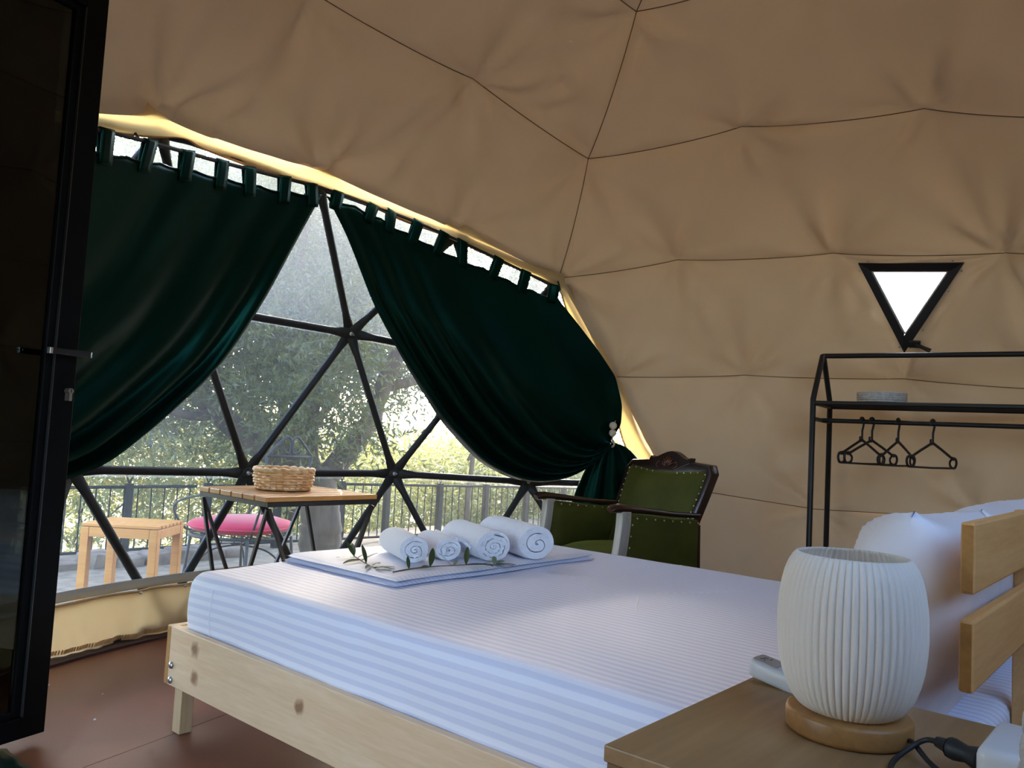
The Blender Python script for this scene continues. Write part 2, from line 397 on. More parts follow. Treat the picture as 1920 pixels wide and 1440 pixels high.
DV = [DC + (rz @ p) * DR for p in GP]
FRAME = {1: (1.493, 3.267, 2.183), 2: (2.373, 3.391, 2.214), 3: (3.23, 3.26, 2.141), 4: (3.872, 2.995, 1.978), 57: (1.884, 3.654, 1.538), 59: (2.822, 3.645, 1.529), 60: (3.645, 3.371, 1.457), 53: (1.411, 3.656, .758), 56: (2.335, 3.804, .732), 58: (3.22, 3.657, .739), 76: (3.999, 3.255, .716), 52: (1.87, 3.687, .063), 55: (2.707, 3.694, .057), 75: (3.574, 3.412, .027)}
LINER = {1: (1.45, 3.182, 2.203), 2: (2.321, 3.311, 2.257), 3: (3.192, 3.211, 2.154), 4: (3.848, 2.964, 1.967), 8: (3.627, 2.627, 2.576), 11: (3.267, 2.117, 3.112), 21: (4.038, 1.904, 2.745), 20: (4.286, 1.058, 2.738), 7: (2.845, 2.802, 2.787), 18: (4.291, 2.407, 2.112), 17: (4.658, 1.616, 2.144), 16: (4.779, .781, 2.08), 70: (4.292, 2.839, 1.406), 69: (4.751, 2.163, 1.453), 67: (5.012, 1.312, 1.449), 66: (4.999, 1.788, .653), 19: (4.354, .249, 2.539), 6: (1.878, 2.816, 2.794), 64: (5.011, .483, 1.381), 63: (5.126, .919, .685)}
FV = [Vector(FRAME.get(i, p)) for i, p in enumerate(DV)]
LV = [Vector(LINER[i]) if i in LINER else DC + (p - DC) * ((DR - .04) / DR) for i, p in enumerate(DV)]
WIN = {(0, 1, 54), (0, 54, 86), (1, 2, 57), (1, 54, 57), (2, 3, 59), (2, 57, 59), (3, 4, 60), (3, 59, 60), (4, 60, 70), (52, 53, 56), (52, 53, 91), (52, 55, 56), (53, 54, 57), (53, 54, 92), (53, 56, 57), (53, 91, 92), (54, 86, 92), (55, 56, 58), (55, 58, 75), (56, 57, 59), (56, 58, 59), (58, 59, 60), (58, 60, 76), (58, 75, 76), (60, 70, 76), (68, 70, 76), (68, 74, 76), (74, 75, 76), (90, 91, 92)}
DOORV = {78, 79, 81, 82, 83, 85}
FACES = [f for f in set(GF) if min(DV[i].z for i in f) > -.2]
def level(i):
    z = DV[i].z
    for k, h in enumerate((.3, 1.1, 1.8, 2.4, 3.0, 3.4)):
        if z < h: return k
    return 6
def gore(f):
    c = sum((DV[i] for i in f), Vector()) / 3
    return int(((math.degrees(atan2(c.y - DC.y, c.x - DC.x)) - 53) % 360) // 72)
def pkey(f): return (min(level(i) for i in f), gore(f))
ADDED_GLAZING = {(37, 99, 101), (38, 101, 102), (36, 37, 99), (36, 37, 40), (37, 40, 41), (37, 38, 41)}  # unseen faces opened behind the camera to let in more light
LF = [f for f in FACES if f not in WIN and f not in ADDED_GLAZING and not set(f) <= DOORV]
W2F = (16, 17, 67)
edge_faces = {}
for f in LF:
    for a, b in itertools.combinations(f, 2): edge_faces.setdefault((min(a, b), max(a, b)), []).append(f)
SEAMS = [e for e, fs in edge_faces.items() if len(fs) == 2 and pkey(fs[0]) != pkey(fs[1])]
BORDER = [e for e, fs in edge_faces.items() if len(fs) == 1]
seam_at = {}
for e in SEAMS:
    for i in e: seam_at.setdefault(i, []).append(e)
def seg_d(p, a, b):
    ab = b - a; t = max(0., min(1., (p - a).dot(ab) / ab.length_squared)); return (p - (a + ab * t)).length
# pulled creases in the loose canvas: polylines on the lining
CREASES= [[[4.019, 1.895, 2.737], [4.162, 1.893, 2.607], [4.257, 1.844, 2.534], [4.3, 1.823, 2.497]], [[4.015, 1.894, 2.741], [3.881, 1.814, 2.881], [3.773, 1.726, 2.988], [3.616, 1.581, 3.125]], [[4.014, 1.875, 2.751], [3.957, 1.772, 2.841], [3.886, 1.617, 2.947]], [[4.268, 1.054, 2.728], [4.247, 0.953, 2.752], [4.164, 0.834, 2.824], [4.044, 0.673, 2.909]], [[4.264, 1.053, 2.732], [4.143, 1.045, 2.844], [4.023, 1.004, 2.944]], [[3.61, 2.615, 2.569], [3.707, 2.616, 2.495], [3.871, 2.631, 2.336], [4.033, 2.641, 2.149]], [[4.127, 2.294, 2.384], [4.178, 2.352, 2.276], [4.266, 2.4, 2.113]], [[4.44, 2.34, 1.903], [4.51, 2.328, 1.78], [4.593, 2.281, 1.656]], [[2.833, 2.797, 2.767], [2.947, 2.834, 2.7], [3.066, 2.86, 2.631]], [[3.02, 2.702, 2.794], [3.123, 2.577, 2.858], [3.192, 2.486, 2.898], [3.199, 2.4, 2.954]], [[3.198, 2.49, 2.893], [3.258, 2.498, 2.861], [3.294, 2.512, 2.835]], [[3.196, 2.646, 2.773], [3.28, 2.553, 2.811], [3.348, 2.465, 2.843]], [[4.72, 1.47, 2.057], [4.73, 1.605, 1.978], [4.738, 1.699, 1.907]], [[4.835, 1.426, 1.842], [4.846, 1.546, 1.756], [4.861, 1.625, 1.666]], [[4.912, 1.134, 1.745], [4.861, 1.019, 1.879], [4.814, 0.947, 1.982]], [[4.943, 1.874, 0.94], [4.914, 1.961, 0.892], [4.88, 2.049, 0.872]], [[1.643, 3.172, 2.288], [1.711, 3.193, 2.286], [1.773, 3.223, 2.266]], [[1.665, 3.196, 2.264], [1.575, 3.181, 2.244], [1.501, 3.168, 2.225]], [[1.704, 3.165, 2.324], [1.769, 3.081, 2.456], [1.857, 2.957, 2.623]], [[3.199, 3.207, 2.127], [3.186, 3.14, 2.238], [3.21, 3.067, 2.325]], [[3.099, 3.236, 2.138], [3.059, 3.164, 2.27], [3.035, 3.107, 2.359]], [[2.65, 3.23, 2.315], [2.692, 3.124, 2.45], [2.755, 3.039, 2.538]], [[3.263, 2.113, 3.092], [3.378, 2.074, 3.061], [3.47, 2.019, 3.043]], [[3.256, 2.11, 3.096], [3.39, 2.234, 2.972], [3.453, 2.367, 2.858]], [[4.278, 1.056, 2.719], [4.409, 1.047, 2.58], [4.528, 0.996, 2.437]], [[4.642, 1.61, 2.133], [4.537, 1.609, 2.296], [4.422, 1.603, 2.449]], [[4.288, 2.376, 2.108], [4.408, 2.388, 1.901], [4.469, 2.438, 1.713]], [[4.737, 2.146, 1.452], [4.77, 2.172, 1.27], [4.8, 2.163, 1.138]], [[4.987, 1.43, 1.39], [5.028, 1.423, 1.204], [5.045, 1.468, 1.014]], [[2.302, 3.298, 2.249], [2.349, 3.205, 2.385], [2.411, 3.127, 2.484]]]
CREASES = [([Vector(p) for p in c], .5 + .5 * ((k * 7) % 3) / 2., (Vector(c[0]) + Vector(c[-1])) / 2, (Vector(c[0]) - Vector(c[-1])).length / 2 + .2) for k, c in enumerate(CREASES)]
def canvas_pt(p, hubs, flat=0.):
    """sag, hub tension and folds of the lining at the planar facet point p"""
    d = p - DC; rr = d.length; n = d / rr
    Rs = DR - .04
    r = rr - .062
    w = .026 * sn(p.x * 2.1, p.y * 2.1, p.z * 2.1) + .015 * sn(p.x * 5 + 9, p.y * 5, p.z * 3.2)
    for h in hubs:
        q = p - LV[h]; dd = q.length
        r += .080 * exp(-dd / .26)
        if dd > 1e-4:
            ax = n.cross(Vector((0, 0, 1))); ay = n.cross(ax); a = atan2(q.dot(ay), q.dot(ax))
            w += .10 * sn(cos(a) * 2.6, sin(a) * 2.6, h * 3.7) * exp(-dd / .30) * (1 - exp(-dd / .06))
    ds = min((seg_d(p, LV[a], LV[b]) for h in hubs for a, b in seam_at.get(h, ())), default=1.)
    r += .012 * exp(-ds / .05)
    for c, amp, mid, rad in CREASES:
        if (p - mid).length > rad: continue
        best = None; m = len(c) - 1
        for k in range(m):
            a, b = c[k], c[k + 1]; ab = b - a; t = (p - a).dot(ab) / ab.length_squared; tc = max(0., min(1., t)); q = p - (a + ab * tc)
            if best is None or q.length < best[0]: best = (q.length, (k + tc) / m, n.cross(ab).normalized().dot(q))
        d_, f_, side = best; taper = (1 - f_) ** .6 * min(1, f_ * 6 + .35)
        w -= amp * .046 * taper * exp(-(d_ / (.022 if side > 0 else .075)) ** 2)
        w += amp * .022 * taper * exp(-((d_ - .07) / .04) ** 2) * (1 if side > 0 else 0)
    w *= min(1., ds / .03)
    # short gathers that hang from the sewn rows
    az = atan2(d.y, d.x)
    w += .005 * sn(az * 26, p.z * 1.5, 4.2) * exp(-ds / .16) * min(1, ds / .03)
    return DC + n * (r + w * (1 - flat))
ceiling = thing('ceiling', 'tan canvas dome lining sewn from rows of panels', 'tent lining', (DC.x, DC.y, 0), kind='structure')
panels = {}
for f in LF: panels.setdefault(pkey(f), []).append(f)
NS = 26
W2_IN = [Vector((4.722, 1.455, 2.075)), Vector((4.797, .995, 2.045)), Vector((4.952, 1.289, 1.65))]   # canvas edge of the small triangular window (17, 16, 67 order)
def spin(a): return Matrix.Translation(DC) @ Matrix.Rotation(radians(a), 4, 'Z') @ Matrix.Translation(-DC)
TRIW = {W2F: ((17, 16, 67), W2_IN)}
for tri_, a_ in (((46, 47, 117), -72), ((37, 38, 101), -144)):
    TRIW[tuple(sorted(tri_))] = (tri_, [spin(a_) @ p for p in W2_IN])
for key in sorted(panels):
    mb = MB(); ids = {}
    def vid(p, q):
        k = (round(p.x, 4), round(p.y, 4), round(p.z, 4))
        if k not in ids: ids[k] = len(mb.v); mb.v.append(tuple(q))
        return ids[k]
    for f in panels[key]:
        A, B, C = (LV[i] for i in f)
        if f in TRIW:
            tri = [LV[i] for i in TRIW[f][0]]; m = 8; hole = TRIW[f][1]
            for e in range(3):
                o0, o1, i0, i1 = tri[e], tri[(e + 1) % 3], hole[e], hole[(e + 1) % 3]
                g = []
                for a in range(m + 1):
                    row = []
                    for k in range(NS + 1):
                        t = k / NS; p = o0.lerp(o1, t).lerp(i0.lerp(i1, t), a / m)
                        if a == 0: row.append(vid(p, canvas_pt(p, f)))
                        else:
                            q = canvas_pt(p, f, flat=0) if a < m else p
                            q = q.lerp(p, (a / m) ** 2); row.append(vid(p + Vector((0, 0, .0007)), q))
                    g.append(row)
                for a in range(m):
                    for k in range(NS): mb.f.append((g[a][k], g[a][k + 1], g[a + 1][k + 1], g[a + 1][k]))
            continue
        g = {}
        for i in range(NS + 1):
            for j in range(NS + 1 - i):
                p = (A * i + B * j + C * (NS - i - j)) / NS
                g[i, j] = vid(p, canvas_pt(p, f))
        for i in range(NS):
            for j in range(NS - i):
                mb.f.append((g[i, j], g[i + 1, j], g[i, j + 1]))
                if i + j < NS - 1: mb.f.append((g[i + 1, j], g[i + 1, j + 1], g[i, j + 1]))
    mb.build('canvas_panel', CANVAS, ceiling, world=True, smooth=True)
# sewn seams between the panels, proud of the canvas by a thread
sm = {}
for e in SEAMS:
    k = min(pkey(f) for f in edge_faces[e]); sm.setdefault(k, []).append(e)
for k in sorted(sm):
    mb = MB()
    for a, b in sm[k]:
        f = edge_faces[(a, b)][0]
        pts = [canvas_pt(LV[a].lerp(LV[b], t / NS), f) for t in range(NS + 1)]
        pts = [p + (DC - p).normalized() * .0015 for p in pts]
        mb.tube(pts, .0026, 5)
    tag(mb.build('seam', THREAD, ceiling, world=True), 'dark stitched seam')
# translucent hem around the big window
RIM_LO = [(.92, 3.02, 1.98), (1.05, 3.10, 2.03), (1.206, 3.158, 2.069), (1.308, 3.191, 2.095), (1.448, 3.225, 2.134), (1.579, 3.245, 2.177), (1.667, 3.275, 2.171), (1.827, 3.312, 2.175), (2.037, 3.343, 2.18), (2.188, 3.349, 2.19), (2.317, 3.347, 2.199), (2.473, 3.345, 2.195), (2.678, 3.336, 2.174), (2.887, 3.313, 2.143), (3.124, 3.26, 2.116), (3.367, 3.192, 2.062), (3.573, 3.117, 2.007), (3.734, 3.04, 1.966), (3.832, 2.991, 1.931), (3.882, 2.977, 1.889), (3.945, 2.977, 1.799), (4.035, 2.962, 1.678), (4.138, 2.925, 1.555), (4.244, 2.869, 1.436), (4.297, 2.85, 1.331), (4.35, 2.839, 1.164), (4.405, 2.809, .996), (4.462, 2.758, .864), (4.522, 2.688, .698)]
RIM_UP = [(.85, 2.99, 2.03), (1.0, 3.05, 2.09), (1.181, 3.108, 2.127), (1.281, 3.14, 2.155), (1.419, 3.176, 2.194), (1.542, 3.202, 2.224), (1.711, 3.251, 2.228), (1.87, 3.282, 2.236), (2.066, 3.306, 2.244), (2.219, 3.313, 2.251), (2.329, 3.313, 2.254), (2.509, 3.31, 2.247), (2.716, 3.299, 2.224), (2.923, 3.271, 2.197), (3.165, 3.219, 2.158), (3.408, 3.148, 2.104), (3.614, 3.071, 2.043), (3.758, 2.999, 2.006), (3.838, 2.958, 1.978), (3.889, 2.944, 1.937), (3.953, 2.934, 1.864), (4.056, 2.919, 1.729), (4.16, 2.882, 1.607), (4.285, 2.835, 1.415), (4.328, 2.811, 1.351), (4.404, 2.778, 1.169), (4.471, 2.731, 1.002), (4.536, 2.665, .87), (4.603, 2.58, .706)]
up_ = spline(RIM_UP, 5); lo_ = spline(RIM_LO, 5)
P = []
for i, (a, b) in enumerate(zip(up_, lo_)):
    row = []
    ext = 1.1 if i > len(up_) * .72 else .7
    for k in range(-6, 7):
        t = k / 6. * (ext if k < 0 else 1)
        p = a.lerp(b, t); n = (p - DC).normalized()
        deep = -.048 * max(0, min(1, (i / len(up_) - .66) / .12)) * max(0, 1 - max(0, t) * .8) * (1 if k >= 0 else max(0, 1 + k / 3.))
        if k < 0: off = .008 + .040 * (k / -6.)
        else: off = -.004 - .012 * sin(pi * min(1, t)) + .009 * sn(i * .22, t * 2) * min(1, t * 2)
        row.append(p + n * (off * (1 if k >= 0 else (1 - min(1, deep / -.03))) + deep))
    P.append(row)
mb = MB().grid(P); o_ = mb.build('hem', HEM, ceiling, world=True, smooth=True); tag(o_, 'sunlit translucent canvas hem around the big window')
tag(MB().tube([p + (DC - p).normalized() * .001 for p in lo_], .0055, 6).build('hem_binding', mat('binding', (.45, .22, .07), .7), ceiling, world=True, smooth=True), 'orange brown edge binding')

# ---------------------------------------------------------------- floor and outside ground
floor = thing('floor', 'reddish brown painted wooden floor of the dome', 'floor', (DC.x, DC.y, 0), kind='structure')
def disc_strip(y0, y1, r):
    pts = []
    n = 24
    def half(y): return sqrt(max(1e-4, r * r - y * y))
    for i in range(n + 1):
        y = lerp(y0, y1, i / n); pts.append((half(y), y))
    for i in range(n, -1, -1):
        y = lerp(y0, y1, i / n); pts.append((-half(y), y))
    return pts
ang = radians(14)
for k in range(5):
    w = 5.72 / 5
    poly = disc_strip(-2.86 + k * w + .0012, -2.86 + (k + 1) * w - .0012, 2.865)
    MB().prism(poly, .05, Matrix.Translation((DC.x, DC.y, -.05)) @ Matrix.Rotation(ang, 4, 'Z')).build('floor_board', FLOORM, floor, world=True)
tag(MB().lathe([(2.84, -.12), (2.84, -.055)], 48, (DC.x, DC.y, 0)).build('ground_ring', STONE, floor, world=True), 'stone footing under the floor')
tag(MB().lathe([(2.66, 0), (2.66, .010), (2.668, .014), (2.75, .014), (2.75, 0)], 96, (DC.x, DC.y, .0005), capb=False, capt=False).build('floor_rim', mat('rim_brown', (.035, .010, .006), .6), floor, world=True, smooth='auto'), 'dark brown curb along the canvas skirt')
c = MB()
for (x, y) in ((1.32, 2.98), (1.22, 3.2), (1.66, 2.36), (1.36, 2.02), (.98, 2.2), (1.5, 2.7), (1.2, 2.75)):
    c.box((x, y, .0022), (.007, .004, .004), Matrix.Rotation(random.random() * 3, 3, 'Z'))
tag(c.build('floor_crumb', LINEN), 'tiny white crumbs scattered on the brown floor', 'crumbs', kind='stuff')

def gz(x, y):
    r = hypot(x - DC.x, y - DC.y)
    z = -.07 - .16 * min(1, max(0, (r - 3.6) / 1.6))
    if y > 7.7: z -= .30 * (y - 7.7) if y < 16 else 2.5
    return z
P = []
xs = [-14 + 40 * (i / 60.) for i in range(61)]; ys = [-6 + 24 * (j / 60.) for j in range(61)]
for x in xs: P.append([Vector((x, y, gz(x, y) + .03 * sn(x * .9, y * .9) * (1 if hypot(x - DC.x, y - DC.y) > 3.2 else 0))) for y in ys])
tag(MB().grid(P).build('ground', GROUND, smooth=True), 'pale gravel ground outside the dome', 'ground', kind='structure')
P = []
for i in range(33):
    x = -40 + 100 * i / 32.
    P.append([Vector((x, 17 + 60 * t, -3 + 5.2 * (t ** .7) + 1.2 * sn(x * .06, t * 3) + (1.5 * t if x < 10 else -1.0 * t))) for t in [j / 16. for j in range(17)]])
tag(MB().grid(P).build('hillside', HILL, smooth=True), 'hazy grassy hillside beyond the railing', 'hill', kind='structure')

# ---------------------------------------------------------------- window 1: struts, bolts and clear plastic
win = thing('window_1', 'panoramic clear plastic window over black geodesic struts', 'window', (2.33, 3.78, 0), kind='structure')
wedges = set()
for f in WIN:
    for a, b in itertools.combinations(f, 2): wedges.add((min(a, b), max(a, b)))
for a, b in sorted(wedges):
    A, B = FV[a], FV[b]; L = (B - A).length; d = (B - A) / L
    n = ((A + B) / 2 - DC).normalized()
    ts = [0, .012, .03, .055, .085, .12, .16, .5, .84, .88, .915, .945, .97, .988, 1]
    flat = []
    for t in ts:
        e = min(t, 1 - t) * L; k = max(0., min(1., (e - .03) / .12)); k = k * k * (3 - 2 * k)
        flat.append((lerp(.32, 1, k), lerp(1.45, 1, k)))
    # bolted layers stack along the normal
    s = ((a * 7 + b * 3) % 3 - 1) * .006
    pts = [A.lerp(B, t) + n * s for t in ts]
    MB().tube(pts, .0205, 10, up=n, flat=flat).build('strut', STRUTM, win, world=True, smooth='auto')
hubs = sorted({i for e in wedges for i in e})
for i in hubs:
    if DV[i].z < .3: continue
    p = FV[i]; n = (DC - p).normalized(); q = n.to_track_quat('Z', 'Y').to_matrix().to_4x4()
    m = MB().lathe([(.030, -.012), (.032, -.004), (.032, .008), (.026, .013)], 14)
    m.xf(Matrix.Translation(p) @ q).build('hub_plate', STRUTM, win, world=True, smooth='auto')
    b = MB().lathe([(.012, .012), (.012, .016)], 12); b.lathe([(.0095, .016), (.0095, .025)], 6); b.lathe([(.005, .025), (.005, .046), (.004, .048)], 8)
    b.xf(Matrix.Translation(p) @ q).build('bolt', STEEL, win, world=True, smooth='auto')
bands = {}
for f in WIN: bands.setdefault(min(level(i) for i in f), []).append(f)
for k in sorted(bands):
    mb = MB(); ids = {}
    for f in bands[k]:
        g = {}
        A, B, C = (FV[i] for i in f); m = 6
        for i in range(m + 1):
            for j in range(m + 1 - i):
                p = (A * i + B * j + C * (m - i - j)) / m; key = (round(p.x, 4), round(p.y, 4), round(p.z, 4))
                if key not in ids:
                    d = (p - DC); ids[key] = len(mb.v); mb.v.append(tuple(DC + d.normalized() * (d.length * .6 + DR * .4 + .036 + .004 * k + .006 * sn(p.x * 3, p.y * 3, p.z * 3))))
                g[i, j] = ids[key]
        for i in range(m):
            for j in range(m - i):
                mb.f.append((g[i, j], g[i + 1, j], g[i, j + 1]))
                if i + j < m - 1: mb.f.append((g[i + 1, j], g[i + 1, j + 1], g[i, j + 1]))
    tag(mb.build('pane', PVCGLARE if k == 2 else PVC, win, world=True, smooth=True), 'clear hazy plastic sheet')
for row in ((86, 54, 57, 59, 60, 70), (92, 53, 56, 58, 76, 68)):
    P = []
    for a, b in zip(row, row[1:]):
        for t in range(6):
            p = FV[a].lerp(FV[b], t / 6.); d = (p - DC).normalized()
            P.append([p + d * (.03 + .045 * (1 - abs(t / 3. - 1)) * 0) + Vector((0, 0, -.022 - h)) + d * .012 for h in (0, .006, .012)])
    tag(MB().grid(P).build('weld_seam', PVCWELD, win, world=True, smooth=True), 'double welded strip of plastic')

# skirt below the window
skirt = thing('baseboard_back', 'pale tan canvas skirt along the floor under the big window', 'skirt', (2.33, 3.65, 0), kind='structure')
P = []; NA = 520
for i in range(NA + 1):
    a = radians(lerp(33, 142, i / NA)); row = []
    # kinks where struts land
    for k in range(13):
        t = k / 12.; z = lerp(.228, .016, t)
        r = 2.692 + .02 * t
        for ha in (98.5, 103.5, 81, 86, 63.5, 115, 121, 45):
            da = (math.degrees(a) - ha); r -= .016 * exp(-(da / 1.6) ** 2) * (1 - .5 * t); r += .012 * exp(-((da - 3) / 2.2) ** 2) * (1 - t)
        r += .016 * sn(math.degrees(a) * .45, t * .8) * t + .032 * sn(math.degrees(a) * .75 + 1.2 * t, t * 1.2, 3) * t ** 2.2 + .008 * sn(math.degrees(a) * .2 + t * 1.2, 5)
        if z < .045: r -= .003
        row.append(Vector((DC.x + r * cos(a), DC.y + r * sin(a), z)))
    P.append(row)
MB().grid(P).build('skirt_sheet', SKIRTM, skirt, world=True, smooth=True)
MB().tube([r[0] for r in P], .006, 6).build('skirt_piping', SKIRTM, skirt, world=True, smooth=True)
hm = MB()
for i in range(0, NA):
    a = radians(lerp(33, 142, i / NA)); k = i
    p = P[k][11]; n = Vector((-cos(a), -sin(a), 0))
    hm.box(p + n * .004, (.003, .007, .018), Matrix.Rotation(a, 3, 'Z') @ Matrix.Rotation(.35, 3, 'X'))
tag(hm.build('hem_stitch', SKIRTM, skirt, world=True), 'gathered stitches of the bottom hem', kind='stuff')
gs = []
for i in range(61):
    a = radians(lerp(33, 142, i / 60.)); gs.append([Vector((DC.x + 2.745 * cos(a), DC.y + 2.745 * sin(a), z)) for z in (.224, .24, .268)])
tag(MB().grid(gs).build('skirt_backing', mat('grey_pvc', (.36, .33, .27), .6), skirt, world=True, smooth=True, solid=.003), 'grey plastic strip behind the skirt')
for a in (103.3, 98.3, 86, 81):
    a = radians(a); rv = MB().lathe([(.007, 0), (.006, .003), (.003, .005)], 10)
    n = Vector((-cos(a), -sin(a), 0)); rv.xf(Matrix.Translation(Vector((DC.x + 2.672 * cos(a), DC.y + 2.672 * sin(a), .222))) @ n.to_track_quat('Z', 'Y').to_matrix().to_4x4())
    rv.build('snap_fastener', STEEL, skirt, world=True, smooth='auto')

# ---------------------------------------------------------------- window 2: small triangular roof window
w2 = thing('window_2', 'small triangular black framed window glowing white above the clothes rack', 'window', (4.86, 1.25, 1.6), kind='structure')
WO = [Vector((4.708, 1.485, 2.094)), Vector((4.785, .96, 2.059)), Vector((4.959, 1.293, 1.601))]
WI = [Vector((4.746, 1.423, 2.049)), Vector((4.802, 1.038, 2.024)), Vector((4.926, 1.284, 1.699))]
wn_ = (WO[1] - WO[0]).cross(WO[2] - WO[0]).normalized()
if wn_.dot(DC - WO[0]) < 0: wn_ = -wn_
cen = sum(WO, Vector()) / 3
for e in range(3):
    a, b, c_, d = WO[e], WO[(e + 1) % 3], WI[(e + 1) % 3], WI[e]
    up = wn_ * .012; dn = wn_ * -.012
    MB().add([a + dn, b + dn, c_ + dn, d + dn, a + up, b + up, c_ + up, d + up], [(0, 1, 2, 3), (4, 5, 6, 7), (0, 1, 5, 4), (1, 2, 6, 5), (2, 3, 7, 6), (3, 0, 4, 7)]).build('frame_bar', BLACK, w2, world=True, bevel=.002)
    i0, i1 = WI[e], WI[(e + 1) % 3]
    j0, j1 = i0.lerp(cen, .06), i1.lerp(cen, .06)
    MB().add([i0 - wn_ * .012, i1 - wn_ * .012, j1 - wn_ * .012, j0 - wn_ * .012, i0 + wn_ * .004, i1 + wn_ * .004, j1 + wn_ * .004, j0 + wn_ * .004], [(0, 1, 2, 3), (4, 5, 6, 7), (0, 1, 5, 4), (1, 2, 6, 5), (2, 3, 7, 6), (3, 0, 4, 7)]).build('glazing_bead', PLASTIC, w2, world=True)
    n_r = 5 if e else 4
    for k in range(n_r):
        t = (k + .5) / n_r; p = a.lerp(b, t); p = p + (p - cen).normalized() * .018 + wn_ * .006
        MB().lathe([(.0065, 0), (.006, .002), (.003, .003)], 8).xf(Matrix.Translation(p) @ wn_.to_track_quat('Z', 'Y').to_matrix().to_4x4()).build('rivet', STEEL, w2, world=True, smooth=True)
MB().add([p - wn_ * .006 for p in WI] + [p - wn_ * .010 for p in WI], [(0, 1, 2), (5, 4, 3), (0, 1, 4, 3), (1, 2, 5, 4), (2, 0, 3, 5)]).build('pane', ACRYL, w2, world=True)
xa = (WO[1] - WO[0]).normalized(); ya = wn_.cross(xa)
if ya.z < 0: ya = -ya
hp = WO[2] + ya * .060 + xa * .052 + wn_ * .02
MB().box(hp, (.06, .04, .024), Matrix((xa, ya, wn_)).transposed()).build('latch_body', BLACK, w2, world=True, bevel=.004)
MB().tube([hp + xa * .01 + wn_ * .006, hp + xa * .045 - ya * .012 + wn_ * .02, hp + xa * .085 - ya * .028 + wn_ * .022], [.010, .011, .013], 8).build('latch_handle', BLACK, w2, world=True, smooth='auto')
MB().lathe([(.005, 0), (.005, .03), (.003, .034)], 8).xf(Matrix.Translation(WI[2] + ya * .006) @ wn_.to_track_quat('Z', 'Y').to_matrix().to_4x4()).build('latch_pin', STEEL, w2, world=True, smooth='auto')

for k_, a_ in ((3, -72), (4, -144)):  # unseen window copies, added to bring light onto lamp and headboard
    w_ = copy_tree(w2); w_.name = 'window_%d' % k_; w_.matrix_basis = spin(a_) @ w2.matrix_basis
    w_['label'] = ('added unseen small triangular black framed window on the far side of the headboard', 'added unseen small triangular black framed window behind the nightstand')[k_ - 3]
w5 = thing('window_5', 'added unseen clear plastic triangles between black struts behind the nightstand', 'window', tuple(FV[101]), kind='structure')  # unseen glazing added to brighten the lamp, headboard and bed top
for f in sorted(ADDED_GLAZING):
    tri_ = [LV[i] for i in f]; nn = (DC - tri_[0]).normalized()
    MB().add([p - nn * .01 for p in tri_] + [p - nn * .014 for p in tri_], [(0, 1, 2), (5, 4, 3), (0, 1, 4, 3), (1, 2, 5, 4), (2, 0, 3, 5)]).build('pane', PVC, w5, world=True)
for e in sorted({tuple(sorted(q)) for f in ADDED_GLAZING for q in itertools.combinations(f, 2)}):
    MB().tube([LV[e[0]], LV[e[1]]], .022, 8).build('strut', STRUTM, w5, world=True, smooth='auto')
# ---------------------------------------------------------------- door leaf standing open
dt = Vector((-.972, -.237, 0)).normalized(); dn_ = Vector((dt.y * -1, dt.x, 0))   # along the leaf / towards the room
if dn_.y > 0: dn_ = -dn_
DM = Matrix.Translation((1.016, 2.665, 0)) @ Matrix((dt, -dn_, Vector((0, 0, 1)))).transposed().to_4x4()   # local x along leaf, y away from room, z up
door = thing('door_1', 'open black metal door with dark glass and a lever handle', 'door', (.6, 2.56, 0), kind='structure')
def dpart(name, m, mb, **kw): return mb.xf(DM).build(name, m, door, world=True, **kw)
dpart('stile', DOORBLACK, MB().bb(0, .072, 0, .05, .03, 2.36), bevel=.002)
dpart('stile', DOORBLACK, MB().bb(.838, .91, 0, .05, .03, 2.36), bevel=.002)
dpart('rail', DOORBLACK, MB().bb(.0722, .8378, 0, .05, .03, .092), bevel=.002)
dpart('rail', DOORBLACK, MB().bb(.0722, .8378, 0, .05, 2.27, 2.36), bevel=.002)
for x0, x1, z0, z1 in ((.073, .098, .094, 2.268), (.812, .837, .094, 2.268)):
    dpart('glazing_bead', DOORBLACK, MB().bb(x0, x1, .010, .04, z0, z1), bevel=.003)
for z0, z1 in ((.093, .112), (2.25, 2.269)):
    dpart('glazing_bead', DOORBLACK, MB().bb(.0985, .8115, .010, .04, z0, z1), bevel=.003)
tag(dpart('edge_trim', mat('dull_steel', (.10, .10, .10), .35, metal=.8), MB().bb(.0725, .0745, -.002, .009, .094, 2.268)), 'thin grey steel edge line')
tag(dpart('glass', GLASS, MB().bb(.0985, .8115, .022, .028, .1125, 2.2495)), 'dark tinted glass pane')
hz = 1.18
h = MB().bb(-.004, .122, -.058, -.044, hz - .009, hz + .009); ho = dpart('lever_handle', BLACK, h, bevel=.003)
dpart('handle_spindle', BLACK, MB().tube([(.03, -.05, hz), (.03, 0, hz)], .009, 10), smooth='auto')
for x in (-.006, .124):
    dpart('handle_cap', CHROME, MB().box((x, -.051, hz), (.004 if x < 0 else .010, .015, .018)), bevel=.001)
cy = MB().tube([(.026, -.022, 1.065), (.026, 0, 1.065)], .0085, 14); cy.bb(.0215, .0305, -.022, 0, 1.035, 1.06)
tag(dpart('lock_cylinder', mat('worn_nickel', (.36, .31, .27), .42, metal=.85), cy, smooth='auto'), 'worn nickel key cylinder')
dpart('keyhole', BLACK, MB().bb(.0245, .0275, -.0228, -.0215, 1.060, 1.071))
for z in (.3, 1.2, 2.1): dpart('hinge', STEEL, MB().tube([(.914, -.004, z - .05), (.914, -.004, z + .05)], .008, 10), smooth='auto')
fj = (Vector((.12, 2.44, 0)), Vector((-.30, 1.62, 0)))
